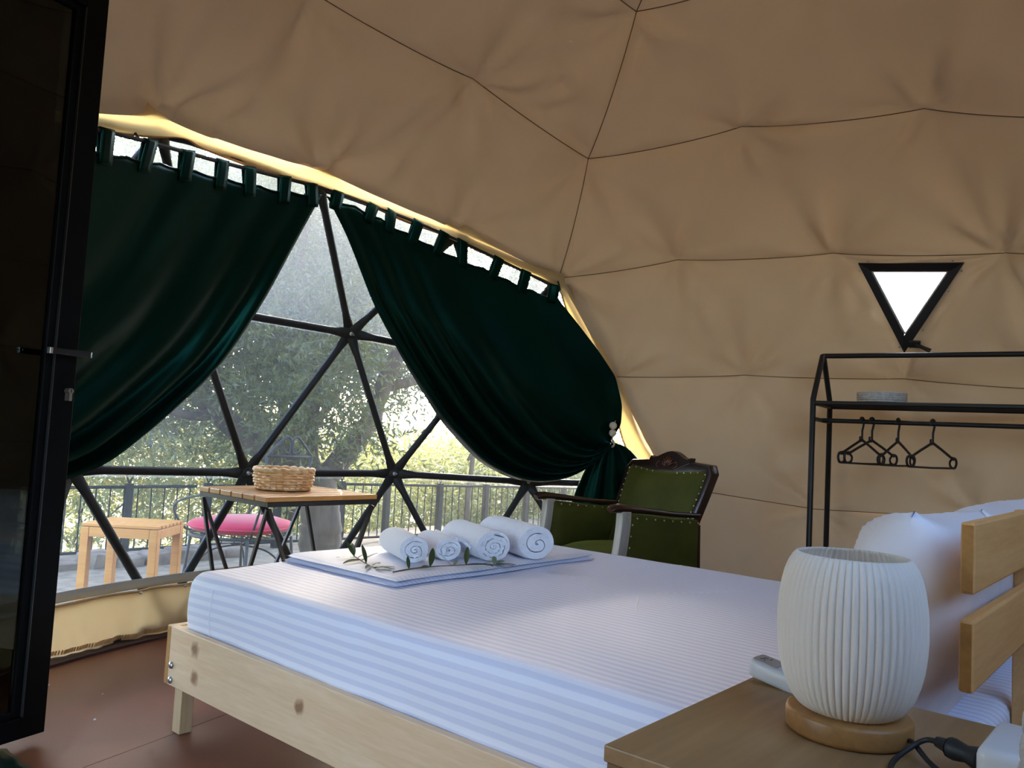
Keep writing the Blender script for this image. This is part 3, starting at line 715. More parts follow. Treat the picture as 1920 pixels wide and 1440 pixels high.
for p in fj: MB().box(p + Vector((-.03, .02, 1.1)), (.06, .06, 2.2), Matrix.Rotation(radians(63), 3, 'Z')).build('jamb', DOORBLACK, door, world=True)

P = []
for i in range(41):
    x = .09 + .76 * i / 40.
    P.append([DM @ Vector((x, .085 + .012 * sin(i * .9) * (.4 + .6 * k / 10.), lerp(2.285, 1.75 - .02 * sin(i * .5), k / 10.))) for k in range(11)])
dc = thing('door_curtain', 'short dark green curtain with a white heading hanging behind the door glass', 'curtain', tuple(DM @ Vector((.47, .085, 1.75))))
MB().grid(P).build('cloth', SATIN, dc, world=True, smooth=True, solid=.003)
tag(MB().grid([[p[0] + Vector((0, 0, z)) for z in (0, .012, .024, .036)] for p in P]).build('heading', LINEN, dc, world=True, smooth=True, solid=.006), 'white heading tape')
tag(MB().tube([DM @ Vector((.075, .085, 2.315)), DM @ Vector((.87, .085, 2.315))], .005, 8).build('rail', BLACK, dc, world=True, smooth='auto'), 'thin rail')
# ---------------------------------------------------------------- curtains
ROD = [(.86, 2.93, 1.90), (1.0, 3.01, 1.98), (1.171, 3.089, 2.043), (1.465, 3.209, 2.101), (1.739, 3.287, 2.136), (2.033, 3.334, 2.167), (2.343, 3.347, 2.188), (2.667, 3.324, 2.178), (2.999, 3.26, 2.133), (3.327, 3.154, 2.056), (3.642, 3.006, 1.952), (3.79, 2.915, 1.890)]
rodp = spline(ROD, 6)
rod = thing('curtain_rod', 'thin black rod bent along the top of the big window', 'curtain rod', (2.343, 3.347, 2.188))
MB().tube(rodp, .0085, 8).build('rod', BLACK, rod, world=True, smooth='auto')
for i in (0, len(rodp) // 4, len(rodp) // 2, 3 * len(rodp) // 4, len(rodp) - 1):
    p = rodp[i]; n = (p - DC).normalized()
    MB().tube([p, p + n * .05 + Vector((0, 0, .03)), p + n * .10 + Vector((0, 0, .035))], .006, 6).build('bracket', BLACK, rod, world=True, smooth='auto')
def inward(p):
    d = Vector((DC.x - p.x, DC.y - p.y, 0)); return d.normalized()
def curtain(name, label, top, edge0, edge1, K, nfold, tail, tabs, rod_at, seed, nu=90, nv=64):
    root = thing(name, label, 'curtain', (K[0], K[1], 0), group='green satin window curtains')
    T = smoothp(top, nu + 1, 1); E0 = smoothp(edge0, nv + 1, 1); E1 = smoothp(edge1, nv + 1, 1)
    P = []
    for i in range(nu + 1):
        u = i / nu; row = []
        chord0 = E0[0].lerp(E1[0], u); dev = T[i] - chord0
        for j in range(nv + 1):
            v = j / nv
            p = E0[j].lerp(E1[j], u) + dev * (1 - v) ** 1.5
            # gathered bundle at the tie keeps a little width
            p += Vector((0, 0, .05 * (u - .5))) * v ** 6
            w = u ** .75
            fe = exp(-u / .36)                       # folds crowd towards the swept free edge
            A = (.001 + .060 * fe * min(1, v / .55) ** 1.6 * (1 - .35 * v) + .016 * min(1, v / .7) ** 3 + .005 * (1 - fe)) * (1 - .3 * v ** 8)
            ph = 2 * pi * nfold * (.62 * (1 - exp(-u / .28)) / (1 - exp(-1 / .28)) + .38 * u) + 1.6 * sn(u * 2.4, v * 1.1, seed)
            s = sin(ph); s = s * (1 - .25 * s)
            p += inward(p) * (A * s + .012 * sn(u * 4, v * 3, seed + 5) * v)
            # scalloped top between the tabs
            if v < .08: p += Vector((0, 0, -.010 * (1 - v / .08) * abs(sin(pi * len(tabs) * u))))
            row.append(p)
        P.append(row)
    cl = MB().grid(P).build('cloth', SATIN, root, world=True, smooth=True, solid=.003)
    MB().tube([r[0] + inward(r[0]) * .0 for r in P], .005, 6).build('top_hem', SATIN, root, world=True, smooth=True)
    for u in tabs:
        i = int(round(u * nu)); i0, i1 = max(0, i - 2), min(nu, i + 2)
        a, b = P[i0][1], P[i1][1]; c0 = (a + b) / 2
        q = min(rodp, key=lambda r: (r - (c0 + Vector((0, 0, .07)))).length)
        d = (b - a).normalized(); hw = .032
        n = inward(q); lp = [c0 + n * .004 - Vector((0, 0, .02)), c0 + n * .006, q + n * .012, q + n * .009 + Vector((0, 0, .011)), q + Vector((0, 0, .014)), q - n * .009 + Vector((0, 0, .011)), q - n * .012, c0 - n * .006, c0 - n * .004 - Vector((0, 0, .02))]
        MB().grid([[p + d * (hw * s) for s in (-1, -.33, .33, 1)] for p in lp]).build('tab', SATIN, root, world=True, smooth=True, solid=.0015)
    # tail hanging below the tie
    K = Vector(K); B = smoothp(tail, 41, 1); Q = []
    for i in range(41):
        u = i / 40.; row = []
        for j in range(25):
            v = j / 24.
            p = (K + Vector((0, 0, .02 * (u - .5)))).lerp(B[i], v)
            out = (B[i] - K); out.z = 0
            p = Vector((K.x, K.y, p.z)) + out * (v ** .5) + Vector((0, 0, 0))
            p += inward(p) * (.030 * sin(2 * pi * 4.3 * u + seed) * v ** .6 + .01 * sn(u * 5, v * 2, seed))
            p.z = max(p.z, .006)
            row.append(p)
        Q.append(row)
    MB().grid(Q).build('tail', SATIN, root, world=True, smooth=True, solid=.003)
    return root
KR = (4.222, 2.786, .99)
curtain('curtain', 'dark green satin curtain tied back beside the green armchair',
        [(2.392, 3.352, 2.155), (2.545, 3.343, 2.15), (2.66, 3.335, 2.135), (2.78, 3.32, 2.105), (2.9, 3.30, 2.075), (3.0, 3.275, 2.05), (3.136, 3.244, 2.018), (3.253, 3.205, 1.985), (3.366, 3.162, 1.963), (3.48, 3.115, 1.928), (3.575, 3.07, 1.899), (3.683, 3.012, 1.866), (3.772, 2.955, 1.842), (3.80, 2.932, 1.834)],
        [(2.395, 3.352, 2.15), (2.547, 3.376, 1.999), (2.782, 3.411, 1.674), (3.039, 3.412, 1.381), (3.329, 3.379, 1.064), (3.592, 3.306, .838), (3.757, 3.229, .753), (3.906, 3.137, .72), (4.06, 3.007, .755), (4.164, 2.883, .86), KR],
        [(3.80, 2.932, 1.837), (3.93, 2.86, 1.689), (4.05, 2.80, 1.553), (4.165, 2.74, 1.399), (4.23, 2.725, 1.223), (4.25, 2.74, 1.092), KR],
        KR, 5.2, [(4.03, 3.02, .36), (4.14, 2.92, .35), (4.27, 2.80, .35), (4.42, 2.66, .35), (4.56, 2.50, .36)],
        [.012, .155, .245, .35, .46, .565, .70, .83, .97], None, 1.3)
KL = (.44, 2.80, .99)
curtain('curtain', 'dark green satin curtain swept open towards the black door',
        [(2.36, 3.354, 2.155), (2.168, 3.357, 2.12), (1.957, 3.339, 2.098), (1.768, 3.307, 2.076), (1.56, 3.254, 2.049), (1.354, 3.185, 2.008), (1.187, 3.114, 1.972), (1.0, 3.02, 1.92), (.86, 2.93, 1.85)],
        [(2.37, 3.356, 2.15), (2.279, 3.404, 1.914), (2.162, 3.464, 1.605), (2.036, 3.505, 1.355), (1.947, 3.523, 1.218), (1.714, 3.529, .981), (1.489, 3.506, .795), (1.319, 3.46, .728), (1.174, 3.401, .709), (.95, 3.27, .70), (.72, 3.10, .755), (.52, 2.90, .86), KL],
        [(.86, 2.93, 1.85), (.74, 2.88, 1.69), (.64, 2.83, 1.55), (.54, 2.79, 1.40), (.48, 2.78, 1.22), (.45, 2.78, 1.09), KL],
        KL, 5.0, [(.28, 2.66, .01), (.45, 2.72, .01), (.62, 2.74, .01), (.78, 2.70, .01), (.90, 2.66, .012)],
        [.01, .125, .24, .345, .47, .60, .72, .86, .98], None, 4.1)
# hem of that curtain pooled on the floor below the door
P = []
for i in range(19):
    u = i / 18.
    P.append([Vector((lerp(.60, .915, u) + .02 * sn(u * 3, t * 3), lerp(2.66, 2.40 + .03 * sin(u * 9), t) - .10 * (1 - u) * 0, .007 + .016 * max(0, sin(u * 15 + t * 5)) * (1 if t > .35 else .5) * min(1, (1 - u) * 6))) for t in [k / 12. for k in range(13)]])
tag(MB().grid(P).build('curtain_hem', SATIN, smooth=True, solid=.003), 'crumpled green satin hem lying on the brown floor under the door', 'curtain hem')
# beaded tie-backs
def tieback(label, K, dirn):
    K = Vector(K); t = thing('curtain_tieback', label, 'tieback', K)
    ring = [K + Vector((.028 * cos(a) * dirn[1] + 0, -.028 * cos(a) * dirn[0], .024 * sin(a))) + inward(K) * (.03 * cos(a + .6)) for a in [2 * pi * k / 20 for k in range(20)]]
    MB().tube(ring, .006, 6, closed=True).build('cord_loop', CORDW, t, world=True, smooth=True)
    n = inward(K); wp = Vector((K.x + .05 * dirn[0], K.y + .05 * dirn[1], K.z + .16))
    MB().tube([K + n * .04, K + n * .038 + Vector((0, 0, .05)), K + n * .03 + Vector((0, 0, .10)), wp], .004, 6).build('cord', CORDW, t, world=True, smooth=True)
    for dz in (.062, .108):
        MB().lathe([(.0235 * sin(pi * k / 10) + .0004, -.0235 * cos(pi * k / 10)) for k in range(11)], 18, tuple(K + n * .036 + Vector((0, 0, dz)))).build('bead', BEAD, t, world=True, smooth=True)
tieback('cord with two cream wooden beads holding the curtain beside the armchair', KR, (.7, -.2))
tieback('cord with two cream wooden beads holding the curtain behind the door', KL, (-.7, -.2))

# ---------------------------------------------------------------- bed
bed = thing('bed', 'pale pine bed frame with knotty side board and slatted headboard', 'bed', (2.17, 1.39, 0))
BX0, BX1, BY0, BY1 = 1.31, 3.03, .244, 2.53
railn = MB().bb(BX0, BX0 + .025, BY0 + .03, BY1 - .0235, .152, .335).build('side_rail', PINE, bed, world=True, bevel=.003)
MB().bb(BX1 - .025, BX1, BY0 + .03, BY1 - .0235, .152, .335).build('side_rail', PINE, bed, world=True, bevel=.003)
MB().bb(BX0, BX1, BY1 - .023, BY1, .152, .335).build('footboard', PINEX, bed, world=True, bevel=.003)
tag(MB().bb(BX0 - .0006, BX0 + .001, BY1 - .021, BY1 - .002, .155, .332).build('end_grain', ENDGRAIN, bed, world=True), 'orange end grain of the footboard')
for x in (BX0 + .027, BX1 - .07):
    for y in (BY1 - .072, BY0 + .05):
        MB().bb(x, x + .043, y, y + .047, 0, .33).build('leg', PINEZ, bed, world=True, bevel=.002)
for z in (.216, .170):
    MB().lathe([(.0115, 0), (.0112, .003), (.009, .0065), (.005, .0085)], 16).xf(Matrix.Translation((BX0, 2.486, z)) @ Matrix.Rotation(-pi / 2, 4, 'Y')).build('bolt', STEEL, railn, world=True, smooth=True)
for z0, z1 in ((.672, .773), (.810, .912)):
    pl = MB().bb(BX0 + .002, BX1, .243, .262, z0, z1).build('headboard_plank', HEADM, bed, world=True, bevel=.004)
    tag(MB().bb(BX0 + .0005, BX0 + .0025, .2455, .2595, z0 + .004, z1 - .004).build('end_grain', ENDGRAIN, pl, world=True), 'orange end grain')
for x in (1.955, 2.60):
    MB().bb(x - .02, x + .02, .264, .290, .33, .905).build('headboard_post', HEADM, bed, world=True, bevel=.003)
for k in range(9):
    y = .38 + k * .245; MB().bb(BX0 + .026, BX1 - .026, y, y + .07, .27, .288).build('slat', PINEX, bed, world=True)

# mattress with fitted striped sheet
def bulge(y, z): return .007 * sn(y * 3, z * 5, 2) + .006 * sn(y * 11 - z * 9, z * 8, 8) - .010 * sin(pi * (z - .29) / .227)
def mattress():
    x0, x1, y0, y1, z0, z1, r = 1.345, 2.995, .292, 2.478, .290, .517, .040
    prof = []
    def arc(cx, cz, a0, a1, n): return [(cx + r * cos(lerp(a0, a1, k / n)), cz + r * sin(lerp(a0, a1, k / n))) for k in range(n + 1)]
    prof += [(x0 + .02, z0), (x0 + .004, z0 + .02)] + [(x0, lerp(z0 + .04, z1 - r, k / 5)) for k in range(6)]
    prof += arc(x0 + r, z1 - r, pi, pi / 2, 6)[1:]
    prof += [(lerp(x0 + r, x1 - r, k / 44), z1) for k in range(1, 44)]
    prof += arc(x1 - r, z1 - r, pi / 2, 0, 6) + [(x1, lerp(z1 - r, z0 + .04, k / 5)) for k in range(1, 6)] + [(x1 - .004, z0 + .02), (x1 - .02, z0)]
    s = [0]
    for a, b in zip(prof, prof[1:]): s.append(s[-1] + hypot(b[0] - a[0], b[1] - a[1]))
    ys = [y0, y0 + .002, y0 + .008, y0 + .018, y0 + .03] + [lerp(y0 + .08, y1 - .08, k / 54) for k in range(55)] + [y1 - .03, y1 - .018, y1 - .008, y1 - .002, y1]
    vs, uv, nP = [], [], len(prof); cx, cz = (x0 + x1) / 2, (z0 + z1) / 2 - .02
    for y in ys:
        e = min(y - y0, y1 - y); sh = 0 if e > .03 else .03 - sqrt(max(0, .03 ** 2 - (.03 - e) ** 2))
        for k, (x, z) in enumerate(prof):
            dx = (x - cx); px = x - (sh * (1 if dx > 0 else -1) * .75 if abs(dx) > sh else 0); pz = z - (sh * .9 if z > cz else 0)
            top = max(0, min(1, (z - z1 + .03) / .03))
            # fitted sheet pulled into a soft peak at the foot corner and slight sags
            pz += top * (.004 * sn(x * 2.2, y * 2.2) + .0018 * sn(x * 9, y * 7, 3))
            if y > y1 - .28 and x < x0 + .30:
                q = (1 - (y1 - y) / .28) * (1 - (x - x0) / .30)
                pz -= .012 * max(0, q) ** .9 * (z - z0) / (z1 - z0)
            side = 1 if x < x0 + .02 else 0
            px += side * bulge(y, z)
            vs.append((px, y, pz)); uv.append((s[k] + .0025 * sn(y * 1.3, s[k] * 2), y))
    fs = [(j * nP + k, j * nP + k + 1, (j + 1) * nP + k + 1, (j + 1) * nP + k) for j in range(len(ys) - 1) for k in range(nP - 1)]
    fs += [tuple(range(nP)), tuple((len(ys) - 1) * nP + k for k in range(nP - 1, -1, -1)), ]
    fs += [(j * nP, (j + 1) * nP, (j + 1) * nP + nP - 1, j * nP + nP - 1) for j in range(len(ys) - 1)]
    return vs, fs, uv
mv, mf, muv = mattress()
root = thing('mattress', 'thick mattress in a white satin striped fitted sheet on the pine bed', 'mattress', (2.17, 1.39, .29))
mm = MB(); mm.v = mv; mm.f = mf; mm.build('fitted_sheet', SHEET, root, world=True, smooth='auto', uv=muv)
# sewn corner seam and pressed-in fold lines of the sheet
cr = MB()
for L in ([(1.3445 + bulge(2.335 - .02 * k / 9., z), 2.335 - .02 * k / 9., z) for k, z in enumerate([.30 + .0195 * q for q in range(10)])],):
    cr.tube(spline(L, 5), .0022, 5)
cr.build('corner_seam', LINEN, root, world=True, smooth=True)
cf = MB()
for (a, b) in (((2.02, 1.50), (2.96, 1.02)), ((2.50, 1.72), (2.98, 1.60)), ((2.15, 1.08), (2.97, .80)), ((1.9, 1.15), (2.35, 1.42))):
    pts = []
    for k in range(25):
        t = k / 24.; x = lerp(a[0], b[0], t); y = lerp(a[1], b[1], t) + .008 * sn(t * 4, a[0])
        pts.append(Vector((x, y, .5145 + .004 * sn(x * 2.2, y * 2.2))))
    cf.tube(pts, [.0035 * sin(pi * min(1, max(.02, k / 24.))) + .0004 for k in range(25)], 6)
cf.build('sheet_crease', LINEN, root, world=True, smooth=True)

# pillows
def pillow(name, label, W, H, T, M, seed, ears=.012):
    nu, nv = 40, 30; P = MB()
    for side in (1, -1):
        g = []
        for i in range(nu + 1):
            u = -1 + 2 * i / nu; row = []
            for j in range(nv + 1):
                v = -1 + 2 * j / nv
                c = (1 - abs(u) ** 3.0) ** .5 * (1 - abs(v) ** 3.0) ** .5
                pin = 1 - .03 * (1 - abs(v) ** 2) * abs(u) ** 6 ; pin2 = 1 - .125 * (1 - abs(u) ** 2) * abs(v) ** 6
                ear = 1 - ears * (abs(u) * abs(v)) ** 5
                x = u * W / 2 * pin * ear; y = v * H / 2 * pin2 * ear
                z = side * T / 2 * c
                edge = min(1, (1 - max(abs(u), abs(v))) * 5)
                a = atan2(abs(v) - 1.1, abs(u) - 1.1)
                z += side * edge * (.010 * sn(u * 2, v * 2, seed) + .008 * sn(a * 9 + seed, u * 1.2 * (1 if u > 0 else -1), 1.7) * (abs(u * v)) ** .5 * 2.6 + .006 * sn(u * 6, v * 1.6, seed + 3))
                row.append(M @ Vector((x, y, z)))
            g.append(row)
        P.grid(g)
    r = thing(name, label, 'pillow', tuple(M.translation - Vector((0, 0, H * .45))), group='white pillows against the headboard')
    b = bmesh.new(); me = bpy.data.meshes.new('t'); me.from_pydata(P.v, [], P.f); b.from_mesh(me); bmesh.ops.remove_doubles(b, verts=b.verts, dist=.0005); b.to_mesh(me); b.free()
    q = MB(); q.v = [tuple(v.co) for v in me.vertices]; q.f = [tuple(p.vertices) for p in me.polygons]
    q.build('pillow_case', LINEN, r, world=True, smooth=True)
    ring = [M @ Vector((sx * W / 2 * (1 + ears) * .985, sy * H / 2 * (1 + ears) * .985, 0)) for sx, sy in ((-1, -1), (1, -1), (1, 1), (-1, 1))]
    return r
def PM(c, tilt, roll=0., yaw=0.):  # pillow plane: x along bed width, y up
    return Matrix.Translation(c) @ Matrix.Rotation(yaw, 4, 'Z') @ Matrix.Rotation(radians(90) + tilt, 4, 'X') @ Matrix.Rotation(roll, 4, 'Z')
pillow('pillow', 'plump white pillow leaning on the headboard behind the lamp', .57, .42, .24, PM((1.72, .412, .703), radians(14.5), roll=-.035), 2.)
pillow('pillow', 'white pillow leaning on the far end of the headboard', .58, .42, .24, PM((2.33, .415, .700), radians(14), roll=.02), 6.)

# ---------------------------------------------------------------- folded cover, towels, sprigs
cov = thing('folded_cover', 'folded white striped cover lying under the rolled towels', 'bedding', (2.2, 2.15, .515))
def folded(x0, x1, y0, y1, z, th, seed):
    nu, nv = 48, 30; vs, uv = [], []; P = []
    def edge(u, v):
        x = lerp(x0, x1, u) + .012 * sn(v * 3, u * 2, seed); y = lerp(y0, y1, v) + .015 * sn(u * 3.2, seed) * (1 if v < .5 else .6)
        return x, y
    g = []
    for side in (1, 0):
        for i in range(nu + 1):
            for j in range(nv + 1):
                u, v = i / nu, j / nv; x, y = edge(u, v)
                e = min(u * (x1 - x0), (1 - u) * (x1 - x0), v * (y1 - y0), (1 - v) * (y1 - y0))
                k = sqrt(max(0, 1 - (1 - min(1, e / (th * .5))) ** 2))
                zz = z + th / 2 + (th / 2 * k if side else -th / 2 * k) + (.0022 * sn(x * 7, y * 7, seed) + .004 * sn(x * 16, v * 3, seed + 2) * max(0, 1 - v * 6)) * k * side
                vs.append((x, y, zz)); uv.append((x, y))
    fs = []
    n1 = (nu + 1) * (nv + 1)
    for s in (0, 1):
        for i in range(nu):
            for j in range(nv):
                a = s * n1 + i * (nv + 1) + j; fs.append((a, a + 1, a + nv + 2, a + nv + 1))
    q = MB(); q.v = vs; q.f = fs; return q, uv
for (x0, x1, y0, y1, z, th, sd) in ((1.672, 2.745, 1.862, 2.462, .5165, .0135, 1.), (1.680, 2.74, 1.868, 2.455, .5302, .0155, 5.)):
    q, uv = folded(x0, x1, y0, y1, z, th, sd); q.build('fold_layer', SHEET2, cov, world=True, smooth=True, uv=uv)
ZT = .545
def towel(label, x, y, L, rx, rzz, turns, yaw, seed, flap=0., crumple=0.):
    t = thing('rolled_towel', label, 'towel', (x, y, ZT), yaw, group='rolled white towels on the folded cover')
    n = int(turns * 26); pitch = 1. / (turns - .52); nl = 14
    mb = MB(); ins = []; out = []
    for k in range(n + 1):
        th = 2 * pi * k / 26.; a = -.75 + th
        tt = th / (2 * pi)
        ro = 1 - pitch * sum(min(1, (tt - q) / .35) for q in range(1, int(tt) + 1))
        ri = ro - pitch * .86 * min(1, tt / .35 + .06)
        def pt(r):
            w = 1 + crumple * sn(cos(a) * 3 + th * .7, sin(a) * 3, seed) * (1 if th > 2 * pi else 0)
            r = max(.03, r * w); return (rx * r * cos(a), rzz * (1 + r * sin(a)))
        out.append(pt(ro)); ins.append(pt(max(.02, ri)))
    if flap:
        out[0] = (out[0][0] , out[0][1]); 
    prof = out + ins[::-1]; m = len(prof); vs = []
    for j in range(nl + 1):
        s = j / nl; e = min(s, 1 - s) * L; sh = 1 - .06 * max(0, 1 - e / .012) ** 2
        for k, (px, pz) in enumerate(prof):
            q = Vector((px, s * L, pz))
            q.x *= sh; q.z = (q.z - rzz) * sh + rzz
            dy = (.006 * sn(px * 30, pz * 30, seed) * (1 if j in (0, nl) else 0)); q.y += dy
            q.z += .0025 * sn(s * 5, px * 14, seed) ; q.x += .002 * sn(s * 6, pz * 14, seed + 3)
            q.z = max(q.z, .0006)
            vs.append(q)
    fs = [(j * m + k, j * m + (k + 1) % m, (j + 1) * m + (k + 1) % m, (j + 1) * m + k) for j in range(nl) for k in range(m)]
    for j in (0, nl):
        for k in range(n): 
            a, b = j * m + k, j * m + k + 1; c_, d = j * m + (m - 2 - k), j * m + (m - 1 - k); fs.append((a, b, c_, d))
    mb.add(vs, fs); mb.build('terry_cloth', TERRY, t, smooth='auto')
    if flap:
        f = MB(); g = []
        for j in range(nl + 1):
            s = j / nl; g.append([Vector((rx * .55 + (rx * .55 + flap * (1 - s * .8)) * w, s * L - .002, rzz * 1.86 - w * w * rzz * .75 * (1 + .25 * s) + .002 * sn(s * 5, w * 3))) for w in [k / 8. for k in range(9)]])
        f.grid(g).build('loose_flap', TERRY, t, smooth=True, solid=.012)
    return t
towel('small rolled white towel with a tight oval spiral beside the short leafy sprig', 1.925, 2.055, .27, .054, .047, 3.1, -.44, 1., crumple=.14)
towel('smallest rolled white towel with a pointed loose flap, second along the row', 2.068, 2.03, .24, .050, .041, 2.9, -.44, 3., flap=.03, crumple=.16)
towel('big rolled white towel with crumpled wavy folds showing in its end', 2.195, 1.93, .36, .069, .057, 4.2, -.42, 5., crumple=.26)
towel('biggest rolled white towel with a neat open spiral, nearest the green armchair', 2.375, 1.875, .36, .077, .064, 2.7, -.38, 7., crumple=.07)
def leaf_mesh():
    n = 7; g = []
    for i in range(n):
        s = i / (n - 1.); w = .0066 * sin(pi * (s * .92 + .04)) ** .8; zc = -.004 * s * s * 2
        g.append([Vector((s * .05, -w, zc + .0012)), Vector((s * .05, 0, zc)), Vector((s * .05, w, zc + .0012))])
    m = MB().grid(g); me = bpy.data.meshes.new('leaf'); me.from_pydata(m.v, [], m.f)
    for p in me.polygons: p.use_smooth = True
    return me
LEAFME = [leaf_mesh(), leaf_mesh()]; LEAFME[0].materials.append(OLIVEL); LEAFME[1].materials.append(OLIVEP)
def sprig(label, pts, leaves):
    t = thing('olive_sprig', label, 'sprig', pts[0], group='olive sprigs on the bedding')
    sp = spline(pts, 6)
    MB().tube(sp, [lerp(.0026, .0012, k / (len(sp) - 1)) for k in range(len(sp))], 6).build('stem', TWIG, t, world=True, smooth=True)
    for (f_, yaw, pit, sc, kind) in leaves:
        p = sp[int(f_ * (len(sp) - 1))]
        o = bpy.data.objects.new('leaf', LEAFME[kind]); COL.objects.link(o); o.parent = t
        o.matrix_parent_inverse = t.matrix_basis.inverted()
        o.matrix_basis = Matrix.Translation(p) @ Matrix.Rotation(radians(yaw), 4, 'Z') @ Matrix.Rotation(radians(-pit), 4, 'Y') @ Matrix.Rotation(radians(random.uniform(-25, 25)), 4, 'X') @ Matrix.Diagonal((sc * 1.4, sc * 1.4, sc * 1.4, 1))
        if kind: o['label'] = 'pale underside of a leaf'
sprig('short olive sprig with a cluster of upright leaves beside the first small towel', [(1.838, 2.27, .5475), (1.80, 2.20, .552), (1.762, 2.12, .553), (1.735, 2.03, .549)],
      [(.0, 60, 40, 1, 0), (.1, 100, 55, .9, 0), (.3, 150, 10, 1.0, 0), (.35, 30, 15, .9, 0), (.55, 190, 6, 1.15, 0), (.6, -10, 30, .9, 0), (.75, 70, 60, 1.0, 0), (.85, 220, 8, .9, 0), (.95, 300, 10, 1.0, 0), (1., 330, 12, .9, 1), (1., 260, 20, .8, 0), (.9, 20, 15, .8, 0)])
sprig('long olive sprig lying across the front of the rolled towels', [(1.745, 1.955, .5475), (1.82, 1.963, .549), (1.90, 1.948, .552), (1.985, 1.915, .554), (2.07, 1.892, .553), (2.15, 1.875, .549)],
      [(.22, 60, 55, .7, 0), (.42, 35, 48, 1.15, 0), (.40, 200, 10, .9, 0), (.58, 120, 50, .8, 1), (.60, 40, 15, .9, 0), (.70, 45, 50, 1.1, 0), (.72, -30, 6, 1.35, 0), (.84, -70, 10, .8, 1), (.86, -95, 20, .7, 1), (1., -20, 5, 1.1, 1), (1., 15, 12, 1.0, 1), (.97, 40, 25, .9, 1), (1., -50, 6, .9, 0)])

# ---------------------------------------------------------------- nightstand and what stands on it
ns = thing('nightstand', 'brown wooden nightstand beside the head of the bed', 'nightstand', (1.065, .29, 0))
NX0, NX1, NY0, NY1, NZ = .832, 1.300, .02, .540, .64
MB().bb(NX0, NX1, NY0, NY1, NZ - .02, NZ).build('top', NIGHT, ns, world=True, bevel=.002)
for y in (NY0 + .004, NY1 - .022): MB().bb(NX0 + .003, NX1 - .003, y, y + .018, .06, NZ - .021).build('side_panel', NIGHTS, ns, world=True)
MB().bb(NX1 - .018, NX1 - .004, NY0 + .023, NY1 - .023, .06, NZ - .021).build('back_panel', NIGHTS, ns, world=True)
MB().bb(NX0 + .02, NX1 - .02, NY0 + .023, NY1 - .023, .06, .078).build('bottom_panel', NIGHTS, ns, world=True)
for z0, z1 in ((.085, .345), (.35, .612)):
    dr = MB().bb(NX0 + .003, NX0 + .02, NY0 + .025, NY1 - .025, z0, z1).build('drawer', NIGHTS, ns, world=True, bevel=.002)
    MB().lathe([(.006, 0), (.006, .012), (.013, .016), (.013, .022), (.008, .025)], 14).xf(Matrix.Translation((NX0 + .003, .28, (z0 + z1) / 2)) @ Matrix.Rotation(-pi / 2, 4, 'Y')).build('knob', STEEL, dr, world=True, smooth='auto')
for x in (NX0 + .01, NX1 - .05):
    for y in (NY0 + .01, NY1 - .05): MB().bb(x, x + .04, y, y + .04, 0, .06).build('leg', NIGHTS, ns, world=True)

LX, LY = 1.112, .348
lamp = thing('table_lamp', 'white ribbed table lamp on a round wooden base', 'lamp', (LX, LY, NZ))
MB().lathe([(.072, 0), (.0765, .003), (.0775, .006), (.0775, .024), (.0765, .027), (.073, .029)], 56, (LX, LY, NZ)).build('base', LAMPBASE, lamp, world=True, smooth='auto')
prof = [(.056, .030), (.063, .034), (.0705, .043), (.0775, .056), (.083, .072), (.0872, .090), (.0897, .11), (.0908, .13), (.0906, .15), (.0893, .17), (.0868, .188), (.0832, .203), (.0787, .215), (.0735, .224), (.0695, .2285)]
NR = 62; nseg = NR * 6
def rib(a, z): return 1 + .020 * (abs(sin(NR * a / 2.)) - .6)
inner = [(r - .0028, z) for r, z in prof][::-1]
MB().lathe(prof + inner, nseg, (LX, LY, NZ), rfun=lambda a, z: 1 + .030 * (sqrt(abs(sin(NR * a / 2.))) - .6), capb=False, capt=False).build('shade', SHADE, lamp, world=True, smooth=True)
MB().lathe([(.018, .029), (.018, .06), (.015, .066)], 20, (LX, LY, NZ)).build('bulb_socket', PLASTIC, lamp, world=True, smooth='auto')
MB().lathe([(.012, .066), (.022, .082), (.029, .105), (.026, .125), (.014, .137), (.003, .140)], 20, (LX, LY, NZ)).build('bulb', PLASTIC, lamp, world=True, smooth=True)
cd = spline([(1.098, .271, NZ + .014), (1.085, .262, NZ + .016), (1.06, .240, NZ + .008), (1.02, .205, NZ + .005), (.985, .178, NZ + .005), (.965, .19, NZ + .005), (.972, .225, NZ + .005), (1.0, .262, NZ + .005), (1.035, .272, NZ + .006), (1.072, .262, NZ + .016), (1.080, .248, NZ + .026), (1.070, .232, NZ + .030)], 8)
tag(MB().tube(cd, .0032, 8).build('cord', RUBBER, lamp, world=True, smooth=True), 'black cord')
pl = MB().tube([(1.071, .234, NZ + .030), (1.064, .222, NZ + .030), (1.062, .2185, NZ + .030)], [.0062, .0085, .012], 12)
pl.tube([(1.062, .2185, NZ + .030), (1.060, .214, NZ + .030), (1.054, .200, NZ + .030), (1.046, .1835, NZ + .030)], [.0115, .0125, .0095, .0145], 14)
tag(pl.build('plug', RUBBER, lamp, world=True, smooth='auto'), 'black two pin plug')
sb = thing('socket_block', 'white plastic extension socket at the edge of the nightstand', 'socket', (1.05, .13, NZ))
MB().bb(.985, 1.112, .082, .180, NZ, NZ + .062).build('body', PLASTIC, sb, world=True, bevel=.010, seg=3, smooth='auto')
MB().bb(.9846, 1.1124, .1355, .1365, NZ + .004, NZ + .0625).build('joint_line', SCREEN, sb, world=True)
